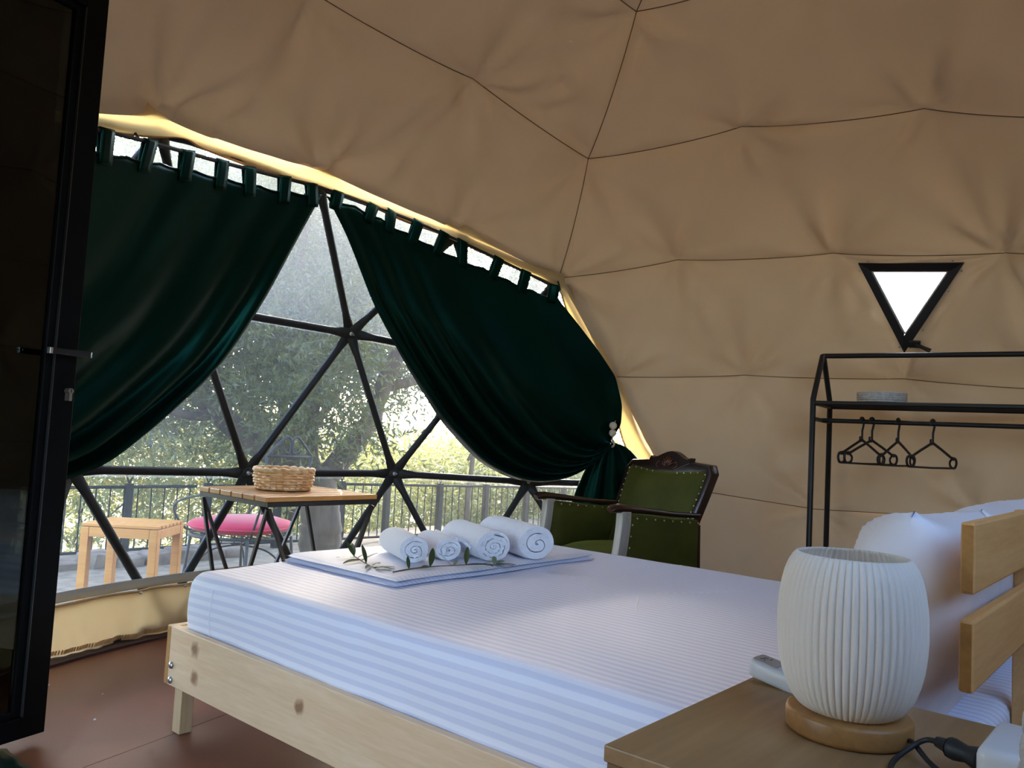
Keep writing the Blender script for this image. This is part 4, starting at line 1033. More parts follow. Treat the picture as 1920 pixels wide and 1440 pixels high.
# hanging wool rope
rp_ = thing('wool_rope', 'fuzzy grey white twisted wool rope hanging over the nightstand edge', 'rope', (.886, .119, .645))
bx, by = .8885, .116
for k in range(3):
    pts = []
    for i in range(640):
        z = lerp(2.84, .652, i / 639.); a = i * .30 + k * 2 * pi / 3
        pts.append((bx + .0066 * cos(a) + .0585 * (z - .70), by + .0066 * sin(a) - .068 * (z - .70), z))
    MB().tube(pts, [.0070 * (1 + .12 * sn(i * .7, k)) for i in range(640)], 7).build('strand', ROPE, rp_, world=True, smooth=True)
rem = thing('remote_control', 'white air conditioner remote lying behind the lamp', 'remote control', (1.262, .46, NZ))
RMx = Matrix.Translation((1.245, .535, NZ + .036)) @ Matrix.Rotation(radians(-90 - 4), 4, 'Z') @ Matrix.Rotation(radians(9), 4, 'Y')
def rr(w, l, r, n=5):
    o = []
    for cx, cy, a0 in ((l - r, w / 2 - r, 0), (r, w / 2 - r, 90), (r, -w / 2 + r, 180), (l - r, -w / 2 + r, 270)):
        for k in range(n + 1): a = radians(a0 + 90 * k / n); o.append((cx + r * cos(a), cy + r * sin(a)))
    return o
MB().prism(rr(.050, .145, .018), .027, RMx @ Matrix.Translation((0, 0, -.027))).build('body', PLASTIC, rem, world=True, bevel=.007, seg=3, smooth='auto')
MB().prism(rr(.036, .040, .006), .0012, RMx @ Matrix.Translation((.006, 0, .0))).build('screen', SCREEN, rem, world=True)
for i in range(3):
    for j in (-1, 0, 1): MB().prism(rr(.009, .012, .003), .003, RMx @ Matrix.Translation((.055 + i * .022, j * .0125, 0))).build('button', LINEN, rem, world=True)
for (cx, cy, L, a) in ((.016, -.004, .008, 60), (.020, -.004, .008, -60), (.018, .005, .007, 0), (.026, .006, .006, 90)):
    MB().box((0, 0, 0), (L, .0012, .0006)).xf(RMx @ Matrix.Translation((cx, cy, .0015)) @ Matrix.Rotation(radians(a), 4, 'Z')).build('screen_mark', RUBBER, rem, world=True)

# ---------------------------------------------------------------- armchair
chair = thing('armchair', 'antique olive green velvet armchair with carved dark wooden crest', 'armchair', (3.632, 2.315, 0), radians(160.1))
def dome_box(x0, x1, y0, y1, z0, z1, puff, n=14, r=.03):
    g = []; m = MB()
    for i in range(n + 1):
        for_row = []
        for j in range(n + 1):
            u, v = -1 + 2 * i / n, -1 + 2 * j / n
            e = (1 - abs(u) ** 4) * (1 - abs(v) ** 4)
            for_row.append(Vector((lerp(x0, x1, i / n), lerp(y0, y1, j / n), z1 + puff * e - r * (1 - e ** .35))))
        g.append(for_row)
    b = [[Vector((p.x, p.y, z0)) for p in row] for row in g]
    m.grid(g); m.grid([row[::-1] for row in b])
    rim = [g[i][0] for i in range(n + 1)] + [g[n][j] for j in range(1, n + 1)] + [g[i][n] for i in range(n - 1, -1, -1)] + [g[0][j] for j in range(n - 1, 0, -1)]
    k = len(rim); m.add(rim + [Vector((p.x, p.y, z0)) for p in rim], [(i, (i + 1) % k, k + (i + 1) % k, k + i) for i in range(k)])
    return m
dome_box(-.22, .25, -.29, .29, .33, .42, .05).build('seat', VELVET, chair, smooth='auto')
MB().bb(-.22, .235, -.285, .285, .24, .328).build('seat_rail', DARKWOOD, chair, bevel=.006)
def nail(parent, p, n):
    q = Vector(n).to_track_quat('Z', 'Y').to_matrix().to_4x4(); q.translation = p
    o = bpy.data.objects.new('nail', NAILME); COL.objects.link(o); o.parent = parent; o.matrix_basis = q
nm = MB().lathe([(.0050, 0), (.0046, .0018), (.003, .0034), (.0008, .004)], 8); NAILME = bpy.data.meshes.new('nail'); NAILME.from_pydata(nm.v, [], nm.f); NAILME.materials.append(BRASS)
for p_ in NAILME.polygons: p_.use_smooth = True
for sy in (1, -1):
    # arm panel: upholstered slab between front post and back
    poly = [(-.215, .28), (.262, .28), (.252, .40), (.232, .55), (.222, .662), (.10, .652), (-.05, .636), (-.215, .632)]
    Mx = Matrix.Translation((0, sy * .33 + .03, 0)) @ Matrix.Rotation(pi / 2, 4, 'X')
    pa = MB().prism(poly, .06, Mx).build('arm_panel', VELVET, chair, bevel=.012, seg=3, smooth='auto')
    # padded inner face
    g = []
    for i in range(13):
        row = []
        for j in range(9):
            u, v = i / 12., j / 8.; x = lerp(-.20, .245 - .03 * v, u); z = lerp(.40, .64 - .012 * (1 - u), v)
            row.append(Vector((x, sy * (.300 - .022 * (1 - (2 * u - 1) ** 4) * (1 - (2 * v - 1) ** 4)), z)))
        g.append(row)
    MB().grid(g).build('arm_pad', VELVET, chair, smooth=True, solid=.004)
    # front post, pale worn wood, curved
    pp = [(.240, sy * .335, .672), (.243, sy * .335, .60), (.255, sy * .335, .50), (.272, sy * .335, .40), (.280, sy * .335, .30), (.272, sy * .335, .18), (.275, sy * .335, .0)]
    sp = spline(pp, 5)
    po = MB().tube(sp, .037, 4, up=(1, 0, 0)).build('arm_post', PALEWOOD, chair, bevel=.004, smooth='auto'); po['label'] = 'worn silvery pale wooden arm post'
    # arm rest with rolled front end
    ar = MB().tube([(.325, sy * .335, .676), (.31, sy * .335, .684), (.27, sy * .335, .686), (.20, sy * .335, .682), (.08, sy * .335, .672), (-.06, sy * .335, .658), (-.23, sy * .335, .650)], [.016, .021, .022, .019, .016, .014, .013], 10, flat=[(1, 1.4)] * 7)
    ar.build('arm_rest', DARKWOOD, chair, smooth='auto')
    for k in range(9):
        x = lerp(.235, -.205, k / 8.); z = lerp(.652, .624, k / 8.); nail(pa, (x, sy * .362, z - .008), (0, sy, .1)); 
        nail(pa, (x, sy * .299, z - .004), (0, -sy, .1))
    for k in range(6):
        z = lerp(.61, .34, k / 5.); x = lerp(.218, .250, (k / 5.)) - .010; nail(pa, (x, sy * .362, z), (0, sy, 0)); 
        nail(pa, (x - .004, sy * .299, z), (0, -sy, 0))
    MB().tube([(-.24, sy * .30, .60), (-.25, sy * .30, .30), (-.30, sy * .30, 0)], [.028, .028, .02], 4).build('leg', DARKWOOD, chair, smooth='auto')
# back: frame, pad, crest
def bk(y, z, off=0.):   # point on the raked back plane
    t = (z - .58) / .32; return Vector((-.205 - .125 * t + off, y, z))
yb, yt = .315, .355
outer = [(-yb, .46), (-yt + .01, .74), (-yt, .86), (-yt + .035, .905), (-.20, .912), (-.10, .918), (.10, .918), (.20, .912), (yt - .035, .905), (yt, .86), (yt - .01, .74), (yb, .46)]
innr = [(-yb + .04, .47), (-yt + .05, .74), (-yt + .038, .85), (-yt + .06, .872), (-.20, .862), (-.10, .852), (.10, .852), (.20, .862), (yt - .06, .872), (yt - .038, .85), (yt - .05, .74), (yb - .04, .47)]
fm = MB(); n = len(outer)
vs = [bk(y, z, .022) for y, z in outer] + [bk(y, z, .022) for y, z in innr] + [bk(y, z, -.03) for y, z in outer] + [bk(y, z, -.03) for y, z in innr]
fs = []
for i in range(n - 1):
    fs += [(i, i + 1, n + i + 1, n + i), (2 * n + i, 2 * n + i + 1, 3 * n + i + 1, 3 * n + i), (i, i + 1, 2 * n + i + 1, 2 * n + i), (n + i, n + i + 1, 3 * n + i + 1, 3 * n + i)]
fs += [(0, n, 3 * n, 2 * n), (n - 1, 2 * n - 1, 4 * n - 1, 3 * n - 1)]
fm.add(vs, fs).build('back_frame', DARKWOOD, chair, bevel=.006, smooth='auto')
g = []
for i in range(25):
    u = i / 24.; row = []
    for j in range(19):
        v = j / 18.; z = lerp(.44, lerp(.872, .853, sin(pi * u)), v); half = lerp(yb - .035, yt - .036, min(1, (z - .46) / .3)); y = lerp(-half, half, u)
        e = (1 - abs(2 * u - 1) ** 5) * (1 - abs(2 * v - 1) ** 6)
        row.append(bk(y, z, .016 + .030 * e + .003 * sn(u * 4, v * 3)))
    g.append(row)
pad = MB().grid(g).build('back_pad', VELVET, chair, smooth=True, solid=.006)
MB().grid([[bk(y, z, -.026) for z in (.3, .5, .7, .87)] for y in (-.31, -.1, .1, .31)]).build('back_cloth', VELVET, chair, solid=.006)
for sy in (1, -1):
    for k in range(9):
        z = lerp(.60, .855, k / 8.); half = lerp(yb - .04, yt - .043, min(1, (z - .46) / .3)); nail(pad, bk(sy * half, z, .026), (1, 0, .35))
for k in range(1, 12):
    if 4 < k < 8: continue
    u = k / 12.; y = lerp(-(yt - .05), yt - .05, u); z = lerp(.868, .848, sin(pi * u)); nail(pad, bk(y, z, .026), (1, 0, .35))
cp = [(-.17, .905), (-.165, .935), (-.14, .925), (-.10, .935), (-.06, .952), (-.03, .962), (0, .966), (.03, .962), (.06, .952), (.10, .935), (.14, .925), (.165, .935), (.17, .905), (.06, .86), (-.06, .86)]
m = MB(); n = len(cp); m.add([bk(y, z, .026) for y, z in cp] + [bk(y, z, -.012) for y, z in cp], [tuple(range(n)), tuple(range(2 * n - 1, n - 1, -1))] + [(i, (i + 1) % n, n + (i + 1) % n, n + i) for i in range(n)])
crest = m.build('crest', DARKWOOD, chair, bevel=.003); crest['label'] = 'carved dark crest with a reddish shell'
for k in range(7):
    a = radians(25 + 130 * k / 6.); p0 = bk(.012 * cos(a), .878 + .01 * sin(a), .027); p1 = bk(.052 * cos(a), .88 + .058 * sin(a), .030)
    MB().tube([p0, p0.lerp(p1, .5) + Vector((.004, 0, 0)), p1], [.003, .006, .0035], 6).build('shell_rib', CARVED, crest, smooth=True)
for sy in (1, -1):
    MB().tube(spline([bk(sy * .06, .872, .028), bk(sy * .085, .885, .030), bk(sy * .075, .905, .030), bk(sy * .058, .90, .029)], 5), .004, 6).build('scroll', CARVED, crest, smooth=True)

# ---------------------------------------------------------------- clothes rack, hangers, bowl
RL = Vector((.116, -.993, 0)); RC = Vector((.993, .116, 0))
R0 = Vector((4.37, 1.595, 0)); RD, RLen, ZS, ZR, ZH = .40, 1.15, 1.268, 1.545, 1.182
rack = thing('clothes_rack', 'black metal house shaped clothes rack against the canvas wall', 'clothes rack', tuple(R0 + RC * RD / 2 + RL * RLen / 2))
def RP(l, c_, z): return R0 + RL * l + RC * c_ + Vector((0, 0, z))
for l in (0, RLen):
    for c_ in (0, RD):
        MB().tube([RP(l, c_, 0), RP(l, c_, ZS + .02), RP(l, RD / 2 + (c_ - RD / 2) * .06, ZR)], .0150, 10, up=(0, 1, 0)).build('post', BLACK, rack, world=True, smooth='auto')
    MB().tube([RP(l, 0, ZH), RP(l, RD, ZH)], .0125, 8).build('cross_bar', BLACK, rack, world=True, smooth='auto')
    MB().tube([RP(l, 0, .16), RP(l, RD, .16)], .0095, 8).build('cross_bar', BLACK, rack, world=True, smooth='auto')
MB().tube([RP(-.004, RD / 2, ZR), RP(RLen + .004, RD / 2, ZR)], .0145, 10).build('ridge_bar', BLACK, rack, world=True, smooth='auto')
for c_ in (0, RD): MB().tube([RP(0, c_, ZS), RP(RLen, c_, ZS)], .0125, 8).build('shelf_bar', BLACK, rack, world=True, smooth='auto')
for l in (0, RLen): MB().tube([RP(l, 0, ZS), RP(l, RD, ZS)], .0125, 8).build('shelf_bar', BLACK, rack, world=True, smooth='auto')
for k in range(12):
    c_ = RD * (k + .5) / 12
    MB().tube([RP(.005, c_, ZS + .003), RP(RLen - .005, c_, ZS + .003)], .0032, 5).build('shelf_wire', BLACK, rack, world=True)
MB().tube([RP(0, RD / 2, ZH), RP(RLen, RD / 2, ZH)], .0130, 10).build('hanging_bar', BLACK, rack, world=True, smooth='auto')
for c_ in (0, RD): MB().tube([RP(0, c_, .16), RP(RLen, c_, .16)], .0095, 8).build('foot_bar', BLACK, rack, world=True, smooth='auto')
def hanger_proto():
    t = thing('coat_hanger', 'x', 'hanger', (0, 0, 0))
    hk = [(.0 + .0205 * cos(radians(a)), 0, .0205 * sin(radians(a))) for a in range(200, -31, -15)]
    hk = [(p[0] - .002, 0, p[2]) for p in hk] + [(.010, 0, -.03), (.002, 0, -.05), (.002, 0, -.098)]
    MB().tube(hk, .0062, 6).build('hook', RUBBER, t, smooth='auto')
    MB().tube(spline([(.002, 0, -.095), (-.003, 0, -.108), (-.016, 0, -.106), (-.02, 0, -.092), (-.016, 0, -.084)], 4), .0055, 6).build('neck_notch', RUBBER, t, smooth='auto')
    for s in (1, -1):
        MB().tube([(0, 0, -.100), (s * .10, 0, -.140), (s * .20, 0, -.183)], .0068, 6).build('shoulder', RUBBER, t, smooth='auto')
        MB().tube(spline([(s * .175, 0, -.172), (s * .215, 0, -.178), (s * .228, 0, -.200), (s * .215, 0, -.225), (s * .19, 0, -.228)], 5), .0068, 6).build('end_hook', RUBBER, t, smooth='auto')
        MB().tube(spline([(s * .19, 0, -.176), (s * .165, 0, -.196), (s * .170, 0, -.218), (s * .19, 0, -.228)], 5), .0058, 6).build('end_loop', RUBBER, t, smooth='auto')
    MB().tube([(-.20, 0, -.229), (0, 0, -.231), (.20, 0, -.229)], .0062, 6).build('trouser_bar', RUBBER, t, smooth='auto')
    return t
hp0 = hanger_proto()
for k, (l, tw, lab) in enumerate(((.215, -.34, 'first'), (.265, -.44, 'second'), (.395, -.24, 'third'), (.56, -.42, 'fourth'))):
    t = hp0 if k == 0 else copy_tree(hp0)
    tag(t, 'black plastic coat hanger, %s one counted from the rack end beside the armchair' % lab, 'hanger', 'black coat hangers on the rack')
    t.matrix_basis = Matrix.Translation(RP(l, RD / 2, ZH + .001)) @ Matrix.Rotation(atan2(RC.y, RC.x) + tw, 4, 'Z') 
bw = thing('woven_bowl', 'round grey ribbed bowl on the shelf of the clothes rack', 'bowl', tuple(RP(.31, RD / 2, ZS + .007)))
bl = MB().lathe([(.098, 0), (.115, .004), (.121, .03), (.124, .064), (.119, .066), (.115, .03), (.108, .010), (.02, .008)], 96, rfun=lambda a, z: 1 + .018 * abs(sin(24 * a)), capt=True)
bl.build('body', RATTANGREY, bw, smooth='auto')
for z in (.014, .026, .038, .05, .06):
    MB().tube([((.1225 + .002 * sin(24 * a + (z * 500))) * cos(a), (.1225 + .002 * sin(24 * a + z * 500)) * sin(a), z) for a in [2 * pi * k / 96 for k in range(96)]], .0028, 5, closed=True).build('weave_strand', RATTANGREY, bw, smooth=True)

# ---------------------------------------------------------------- side table with basket
tb = thing('side_table', 'square slatted wooden side table on black zigzag metal legs by the window', 'table', (2.15, 3.145, 0), radians(-1))
TH = .70; hw = .28
for k in range(6):
    y0 = -hw + k * (2 * hw / 6)
    MB().bb(-hw - .006, hw + .006, y0 + .004, y0 + 2 * hw / 6 - .004, TH - .022, TH).build('plank', TABLEW, tb, bevel=.003)
for (x0, x1, y0, y1) in ((-hw, hw, -hw, -hw + .018), (-hw, hw, hw - .018, hw), (-hw, -hw + .018, -hw + .0185, hw - .0185), (hw - .018, hw, -hw + .0185, hw - .0185)):
    MB().bb(x0, x1, y0, y1, TH - .042, TH - .0225).build('frame_bar', BLACK, tb, bevel=.001)
e = hw - .010; low = [(0, -e * .98, .009), (e * .98, 0, .009), (0, e * .98, .009), (-e * .98, 0, .009)]; cor = [(-e, -e, TH - .04), (e, -e, TH - .04), (e, e, TH - .04), (-e, e, TH - .04)]
for k in range(4):
    for j in (k, (k - 1) % 4):
        a = Vector(cor[k]); b = Vector(low[j]); off = (b - a).normalized() * .012
        MB().tube([a + off, b], .0095, 4).build('leg', BLACK, tb, smooth='auto')
for k in range(4): MB().tube([low[k], low[(k + 1) % 4]], .008, 4).build('foot_bar', BLACK, tb)
bs = thing('wicker_basket', 'round woven wicker basket on the slatted side table', 'basket', (2.135, 3.17, TH))
RB = .127
for k in range(7):
    z = .010 + k * .0128; r = RB * (.90 + .10 * sin(min(1, k / 4.) * pi / 2)); pts = []
    for i in range(120):
        a = 2 * pi * i / 120; w = .0062 * sin(13 * a + (pi if k % 2 else 0)) + .001 * sn(i * .2, k); pts.append(((r + w) * cos(a), (r + w) * sin(a), z + .0015 * sn(i * .15, k, 2)))
    MB().tube(pts, [.0060 * (1 + .22 * sn(i * .25, k * 3.)) for i in range(120)], 6, closed=True).build('weave_strand', WICKER, bs, smooth=True)
for i in range(26):
    a = 2 * pi * i / 26; MB().tube([(RB * .9 * cos(a), RB * .9 * sin(a), .004), (RB * .985 * cos(a), RB * .985 * sin(a), .045), (RB * cos(a), RB * sin(a), .088)], .0035, 5).build('stake', WICKER, bs, smooth=True)
for s in (0, 1):
    pts = [((RB + .006 * sin(10 * a + s * pi)) * cos(a), (RB + .006 * sin(10 * a + s * pi)) * sin(a), .092 + .006 * cos(10 * a + s * pi)) for a in [2 * pi * i / 140 for i in range(140)]]
    MB().tube(pts, .0075, 6, closed=True).build('braided_rim', WICKER, bs, smooth=True)
MB().lathe([(.002, .004), (RB * .9, .004), (RB * .9, .009), (.002, .009)], 32).build('bottom', WICKER, bs)

# ---------------------------------------------------------------- outside furniture
st = thing('slatted_stool', 'light orange wooden slatted stool outside the window', 'stool', (2.07, 4.46, -.075), atan2(-.314, .268))
SH = .495; sw, sd = .205, .17
for sx in (-1, 1):
    for sy in (-1, 1): MB().box((sx * (sw - .022), sy * (sd - .022), SH / 2 - .01), (.044, .044, SH - .02)).build('leg', STOOLW, st, bevel=.003)
for sy in (-1, 1): MB().box((0, sy * (sd - .012), SH - .045), (2 * sw - .09, .022, .05)).build('apron', STOOLW, st, bevel=.002)
for sx in (-1, 1): MB().box((sx * (sw - .012), 0, SH - .045), (.022, 2 * sd - .09, .05)).build('apron', STOOLW, st, bevel=.002)
for k in range(7):
    y = lerp(-sd + .025, sd - .025, k / 6.); MB().box((0, y, SH - .009), (2 * sw, .036, .016)).build('slat', STOOLW, st, bevel=.002)

wl = Vector((.651, -.759, 0)); wf = Vector((.759, .651, 0))
GC = Vector((2.86, 4.67, -.155)); SZ = .44
fdir = wl * -.84 + wf * .55
gch = thing('garden_chair', 'grey wrought iron garden chair with a scrolled heart backrest', 'garden chair', tuple(GC), atan2(fdir.y, fdir.x))
MB().tube([(.31 * cos(a), .31 * sin(a), SZ) for a in [2 * pi * k / 40 for k in range(40)]], .010, 8, closed=True).build('seat_ring', IRON, gch, smooth=True)
for k in range(-3, 4):
    y = k * .08; x = sqrt(.31 ** 2 - y * y); MB().tube([(-x, y, SZ), (x, y, SZ)], .004, 5).build('seat_rod', IRON, gch)
for (x, y) in ((.24, .2), (.24, -.2), (-.27, .17), (-.27, -.17)):
    MB().tube([(x, y, SZ), (x * 1.12, y * 1.15, 0)], .010, 8).build('leg', IRON, gch, smooth=True)
    MB().tube(spline([(x * 1.06, y * 1.07, .16), (x * .8, y * .8, .27), (x * .5, y * .5, .34), (0, 0, .37)], 5), .006, 6).build('brace', IRON, gch, smooth=True)
xb = -.36; hb = .18
for sy in (1, -1):
    MB().tube([(-.27, sy * .15, SZ), (xb, sy * hb * .8, .70), (xb - .04, sy * hb, .955)], .008, 6).build('back_post', IRON, gch, smooth=True)
    MB().tube(spline([(xb - .04, sy * hb, .955), (xb - .045, sy * .10, 1.03), (xb - .05, sy * .045, 1.075), (xb - .05, sy * .012, 1.06), (xb - .048, sy * .004, 1.0), (xb - .045, sy * .02, .975), (xb - .045, sy * .05, .985), (xb - .045, sy * .055, 1.005)], 6), .008, 6).build('heart_scroll', IRON, gch, smooth=True)
    MB().tube(spline([(xb - .01, sy * hb * .9, .78), (-.2, sy * .31, .72), (.05, sy * .37, .68), (.25, sy * .33, .60), (.30, sy * .22, .47), (.28, sy * .16, SZ)], 6), .008, 6).build('arm', IRON, gch, smooth=True)
MB().tube([(xb - .04, -hb, .955), (xb - .04, hb, .955)], .008, 6).build('back_bar', IRON, gch, smooth=True)
MB().tube([(xb - .005, -hb * .82, .715), (xb - .005, hb * .82, .715)], .007, 6).build('back_bar', IRON, gch, smooth=True)
cu = thing('seat_cushion', 'round bright pink cushion on the iron garden chair', 'cushion', (GC.x, GC.y, GC.z + SZ + .012))
MB().lathe([(.05, .0), (.22, .002), (.30, .018), (.322, .042), (.305, .066), (.23, .088), (.12, .098), (.01, .10)], 40, rfun=lambda a, z: 1 + .03 * sin(3 * a + 1)).build('cushion_body', PINK, cu, smooth=True)
MB().tube([(.322 * (1 + .03 * sin(3 * a + 1)) * cos(a), .322 * (1 + .03 * sin(3 * a + 1)) * sin(a), .042) for a in [2 * pi * k / 60 for k in range(60)]], .006, 6, closed=True).build('piping', PINK, cu, smooth=True)

# railing fence
def fence(label, A, B, z0t, z1t, z0b, z1b, posts, n):
    A, B = Vector((*A, 0)), Vector((*B, 0)); t = thing('railing', label, 'railing', (A.x, A.y, gz(A.x, A.y)), group='iron railings around the terrace')
    P = lambda f, za, zb: Vector((lerp(A.x, B.x, f), lerp(A.y, B.y, f), lerp(za, zb, f)))
    MB().tube([P(0, z0t, z1t), P(1, z0t, z1t)], .016, 6).build('top_rail', FENCEM, t, world=True)
    MB().tube([P(0, z0b, z1b), P(1, z0b, z1b)], .014, 6).build('bottom_rail', FENCEM, t, world=True)
    for k in range(n):
        f = (k + .5) / n; a, b = P(f, z0b, z1b), P(f, z0t, z1t)
        pts = [a.lerp(b, j / 10.) for j in range(11)]
        MB().tube(pts, [.0062 * (1.25 if j % 2 else .85) for j in range(11)], 5).build('baluster', FENCEM, t, world=True)
    for f in posts:
        p = P(f, z0t, z1t); g = gz(p.x, p.y) - .25
        MB().box(((p.x), p.y, (p.z + .03 + g) / 2), (.06, .06, p.z + .03 - g)).build('post', FENCEM, t, world=True)
        for s in (1, -1): MB().tube([(p.x, p.y, p.z + .03), (p.x + s * .03, p.y, p.z + .10), (p.x + s * .035, p.y, p.z + .17)], .008, 5).build('finial', FENCEM, t, world=True)
    return t
fence('dark iron railing behind the slatted stool', (1.55, 7.40), (3.92, 7.24), .358, .364, -.20, -.195, (.08, .74), 20)
fence('dark iron railing bending away behind the tree trunk and towels', (4.0, 7.22), (5.29, 6.82), .364, .405, -.195, -.165, (.02, .52), 11)
fence('dark iron railing running on behind the armchair', (5.30, 6.82), (10.3, 7.01), .405, .272, -.165, -.284, (.0, .13, .30, .47, .64, .82), 42)
wall_s = thing('stone_kerb', 'low rough stone kerb between the gravel and the railing', 'stone kerb', (3, 6.4, -.2))
random.seed(21)
for k in range(19):
    x = -.2 + k * .235 + random.uniform(-.02, .02); y = 6.75 + .12 * sn(k * .3); w = random.uniform(.2, .26); h_ = random.uniform(.10, .16)
    m = MB(); m.box((x, y, gz(x, y) + h_ / 2 - .03), (w, .30, h_), Matrix.Rotation(random.uniform(-.15, .15), 3, 'Z'))
    m.v = [tuple(Vector(v) + Vector((random.uniform(-.02, .02), random.uniform(-.03, .03), random.uniform(-.02, .02)))) for v in m.v]
    m.build('stone', STONE, wall_s, world=True, bevel=.025, smooth='auto')

# ---------------------------------------------------------------- trees
def leaves(cl, n_tw, per, ll, lw, seed, droop=.2, shell=.35):
    rnd = random.Random(seed); V = []; F = []
    for _ in range(n_tw):
        c_, r = rnd.choices(cl, weights=[q[1][0] * q[1][1] * q[1][2] for q in cl])[0]
        while True:
            d = Vector((rnd.uniform(-1, 1), rnd.uniform(-1, 1), rnd.uniform(-1, 1)))
            if d.length <= 1: break
        d = d.normalized() * (d.length ** shell) if d.length > 0 else d
        p = Vector((c_[0] + d.x * r[0], c_[1] + d.y * r[1], c_[2] + d.z * r[2]))
        t = Vector((d.x + rnd.uniform(-.6, .6), d.y + rnd.uniform(-.6, .6), rnd.uniform(-.4, .9) - droop)).normalized()
        s = t.orthogonal().normalized()
        for k in range(per):
            a = rnd.uniform(0, 2 * pi); o = Quaternion(t, a) @ s
            q = p + t * (k * ll * .42); dr = (t * .75 + o * .8 + Vector((0, 0, rnd.uniform(-.25, .1)))).normalized(); L = ll * rnd.uniform(.7, 1.15); W = lw * rnd.uniform(.8, 1.2)
            w = dr.cross(Vector((rnd.uniform(-1, 1), rnd.uniform(-1, 1), rnd.uniform(.2, 1.4)))).normalized() * W / 2
            i = len(V); V += [q, q + dr * L * .45 + w, q + dr * L, q + dr * L * .45 - w]; F.append((i, i + 1, i + 2, i + 3))
    m = MB(); m.v = [tuple(v) for v in V]; m.f = F; return m
def limb(pts, r0, r1, n=10, seed=0):
    sp = spline(pts, 6); k = len(sp); sp = [p + Vector((.02 * sn(i * .5, seed), .02 * sn(i * .5, seed, 3), 0)) for i, p in enumerate(sp)]
    return MB().tube(sp, [lerp(r0, r1, i / (k - 1)) * (1 + .12 * sn(i * .8, seed, 7)) for i in range(k)], n)
ol = thing('olive_tree', 'old olive tree with a thick split trunk behind the side table', 'tree', (3.91, 5.24, -.23))
limb([(3.93, 5.24, -.35), (3.91, 5.24, -.05), (3.895, 5.235, .2), (3.867, 5.246, .45), (3.86, 5.30, .68)], .185, .13, 14, 1).build('trunk', BARK, ol, world=True, smooth=True)
limb([(3.86, 5.28, .55), (3.685, 5.43, .72), (3.43, 5.562, .86), (3.167, 5.688, 1.09), (2.937, 5.776, 1.36), (2.787, 5.896, 1.9)], .13, .05, 10, 2).build('branch', BARK, ol, world=True, smooth=True)
limb([(3.87, 5.26, .5), (4.015, 5.194, .75), (4.196, 5.111, 1.03), (4.316, 5.089, 1.38), (4.446, 5.065, 1.66), (4.55, 5.088, 2.15)], .105, .05, 10, 3).build('branch', BARK, ol, world=True, smooth=True)
limb([(3.86, 5.28, .6), (3.789, 5.30, .95), (3.80, 5.26, 1.42), (3.60, 5.32, 1.98), (3.62, 5.30, 2.6)], .05, .02, 9, 4).build('branch', BARK, ol, world=True, smooth=True)
limb([(4.30, 5.09, 1.34), (4.6, 5.0, 1.42), (4.9, 4.95, 1.5), (5.2, 4.95, 1.52)], .05, .02, 8, 5).build('branch', BARK, ol, world=True, smooth=True)
limb([(3.2, 5.67, 1.06), (2.9, 5.5, 1.02), (2.5, 5.45, 1.1)], .05, .02, 8, 6).build('branch', BARK, ol, world=True, smooth=True)
cl = [((3.0, 5.9, 1.75), (.65, .55, .55)), ((3.5, 5.7, 1.55), (.55, .45, .50)), ((3.9, 5.5, 1.25), (.50, .4, .42)), ((3.55, 5.75, 2.35), (.8, .6, .6)), ((4.25, 5.35, 2.1), (.55, .5, .5)), ((2.5, 6.0, 1.3), (.6, .5, .45)), ((2.9, 5.9, 1.0), (.5, .4, .3)), ((4.5, 5.2, 1.65), (.35, .35, .28)), ((3.4, 5.6, 2.9), (.8, .6, .4)), ((3.75, 5.75, .95), (.30, .35, .25)), ((4.3, 5.3, 2.75), (.7, .6, .4)), ((2.2, 6.1, 2.1), (.7, .6, .7)), ((3.30, 4.75, 1.05), (.42, .34, .34)), ((3.62, 4.72, .90), (.34, .3, .26)), ((3.05, 5.0, 1.40), (.45, .35, .4)), ((3.5, 4.9, 1.55), (.4, .35, .35))]
leaves(cl, 3600, 15, .066, .018, 5).build('foliage', LEAF1, ol, world=True, recalc=False)['kind'] = 'stuff'
def bush(name, label, base, cl, n, ll, lw, m, seed, group, stem=.032):
    t = thing(name, label, 'tree', base, group=group)
    top = Vector(cl[0][0])
    limb([base, Vector(base).lerp(top, .5) + Vector((.1, 0, 0)), top], stem, stem * .4, 8, seed).build('trunk', BARK, t, world=True, smooth=True)
    for q in cl[1:]: limb([Vector(base).lerp(top, .35), Vector(base).lerp(Vector(q[0]), .7) + Vector((0, 0, .1)), Vector(q[0])], stem * .5, stem * .2, 6, seed + 1).build('branch', BARK, t, world=True, smooth=True)
    leaves(cl, n, 14, ll, lw, seed, .1, .45).build('foliage', m, t, world=True, recalc=False)['kind'] = 'stuff'
    return t
def at(u, D, z):   # stands on the line of sight azimuth u (lateral per depth) at depth D
    return tuple(Vector((wl.x * u * D + wf.x * D, wl.y * u * D + wf.y * D, z)))
G = 'trees beyond the railing'
def crown(u, D, zs): return [(at(a, D + dd, z), (rx, rx * .8, rzv)) for (a, dd, z, rx, rzv) in zs]
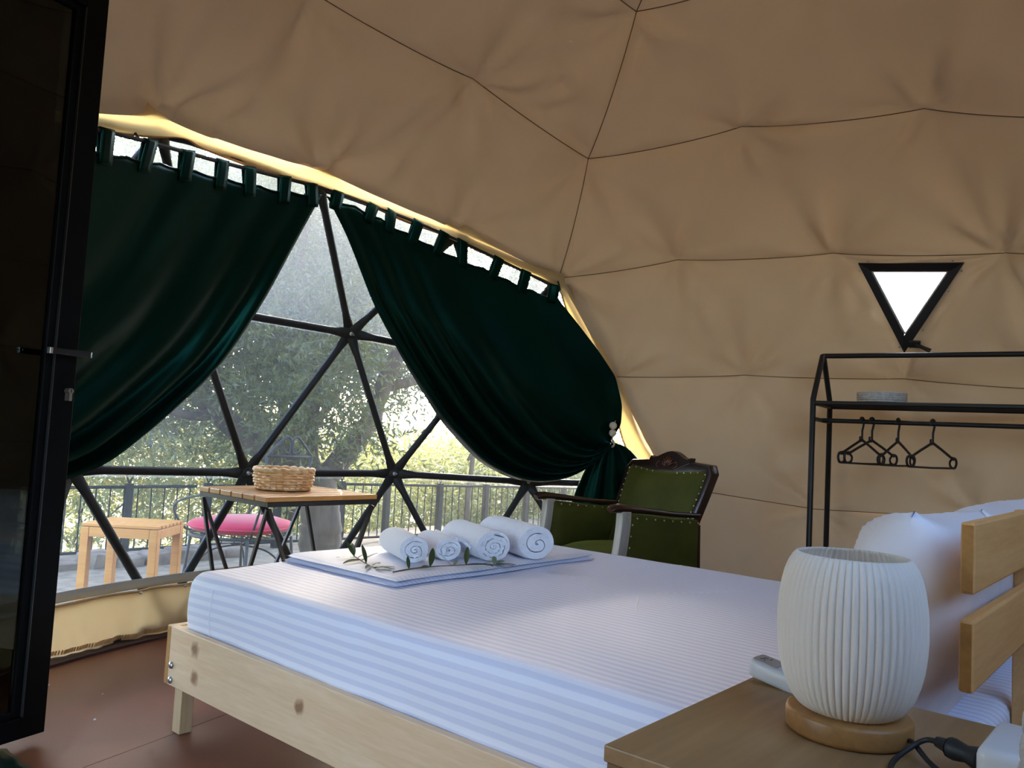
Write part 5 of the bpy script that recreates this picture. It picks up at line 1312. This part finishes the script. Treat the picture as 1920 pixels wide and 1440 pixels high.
bush('tall_tree', 'tall bluish tree rising behind the top of the olive crown', at(-.27, 10.5, -.6), crown(0, 10.5, [(-.27, 0, 2.7, 1.5, 1.3), (-.36, .3, 1.9, 1.2, .9), (-.20, .2, 2.1, 1.1, .9), (-.33, .2, 3.9, 1.3, 1.0), (-.21, .4, 3.6, 1.2, .9), (-.44, .5, 3.0, 1.2, 1.2), (-.27, .8, 3.3, 1.6, 1.3), (-.20, .6, 2.9, 1.0, 1.0)]), 6500, .13, .036, LEAF2, 11, G, .15)
bush('shrub', 'pale yellow green shrub behind the railing beyond the slatted stool', at(-.53, 9.6, -.9), crown(0, 9.6, [(-.53, 0, .0, 1.0, .8), (-.62, .2, .25, .9, .8), (-.44, .3, .2, 1.0, .8), (-.50, .6, .75, 1.1, .6)]), 1500, .085, .026, LEAF3, 12, G)
bush('shrub', 'pale shrub behind the garden chair and the tree trunk', at(-.33, 10.2, -.9), crown(0, 10.2, [(-.33, 0, .1, 1.1, .8), (-.24, .2, .05, 1.0, .7), (-.38, .4, .6, 1.0, .6)]), 1300, .09, .026, LEAF3, 13, G)
bush('shrub', 'hazy pale shrub behind the railing just past the trunk', at(-.13, 12.5, -1.2), crown(0, 12.5, [(-.13, 0, -.05, 1.3, .8), (-.19, .5, .4, .9, .6), (-.06, .3, -.1, 1.2, .75)]), 1300, .11, .032, LEAF3, 14, G)
bush('shrub', 'hazy pale tree behind the railing below the tied curtain', at(-.01, 14, -1.3), crown(0, 14, [(0, 0, .1, 1.3, .9), (.06, .3, .3, 1.2, .9), (-.055, .6, .0, 1.1, .8), (.03, .5, .75, 1.0, .5)]), 1300, .12, .034, LEAF3, 15, G)
bush('shrub', 'pale green bush behind the railing where it passes the armchair', at(.09, 13.5, -1.3), crown(0, 13.5, [(.09, 0, .0, 1.2, .8), (.14, .3, .2, 1.1, .8)]), 900, .12, .034, LEAF3, 16, G)
bush('tall_tree', 'dark bluish tree showing over the curtain rod near the door', at(-.62, 9, -.6), crown(0, 9, [(-.62, 0, 1.9, 1.3, 1.2), (-.52, .4, 1.3, 1.0, .8), (-.70, .3, 1.2, 1.1, .9)]), 1100, .10, .028, LEAF2, 17, G, .12)
bush('tall_tree', 'loose tall tree showing over the curtain rod above the armchair curtain', at(-.05, 11, -.8), crown(0, 11, [(-.05, 0, 3.3, 1.0, .8), (.02, .4, 2.9, .9, .7)]), 650, .11, .03, LEAF2, 18, G, .045)
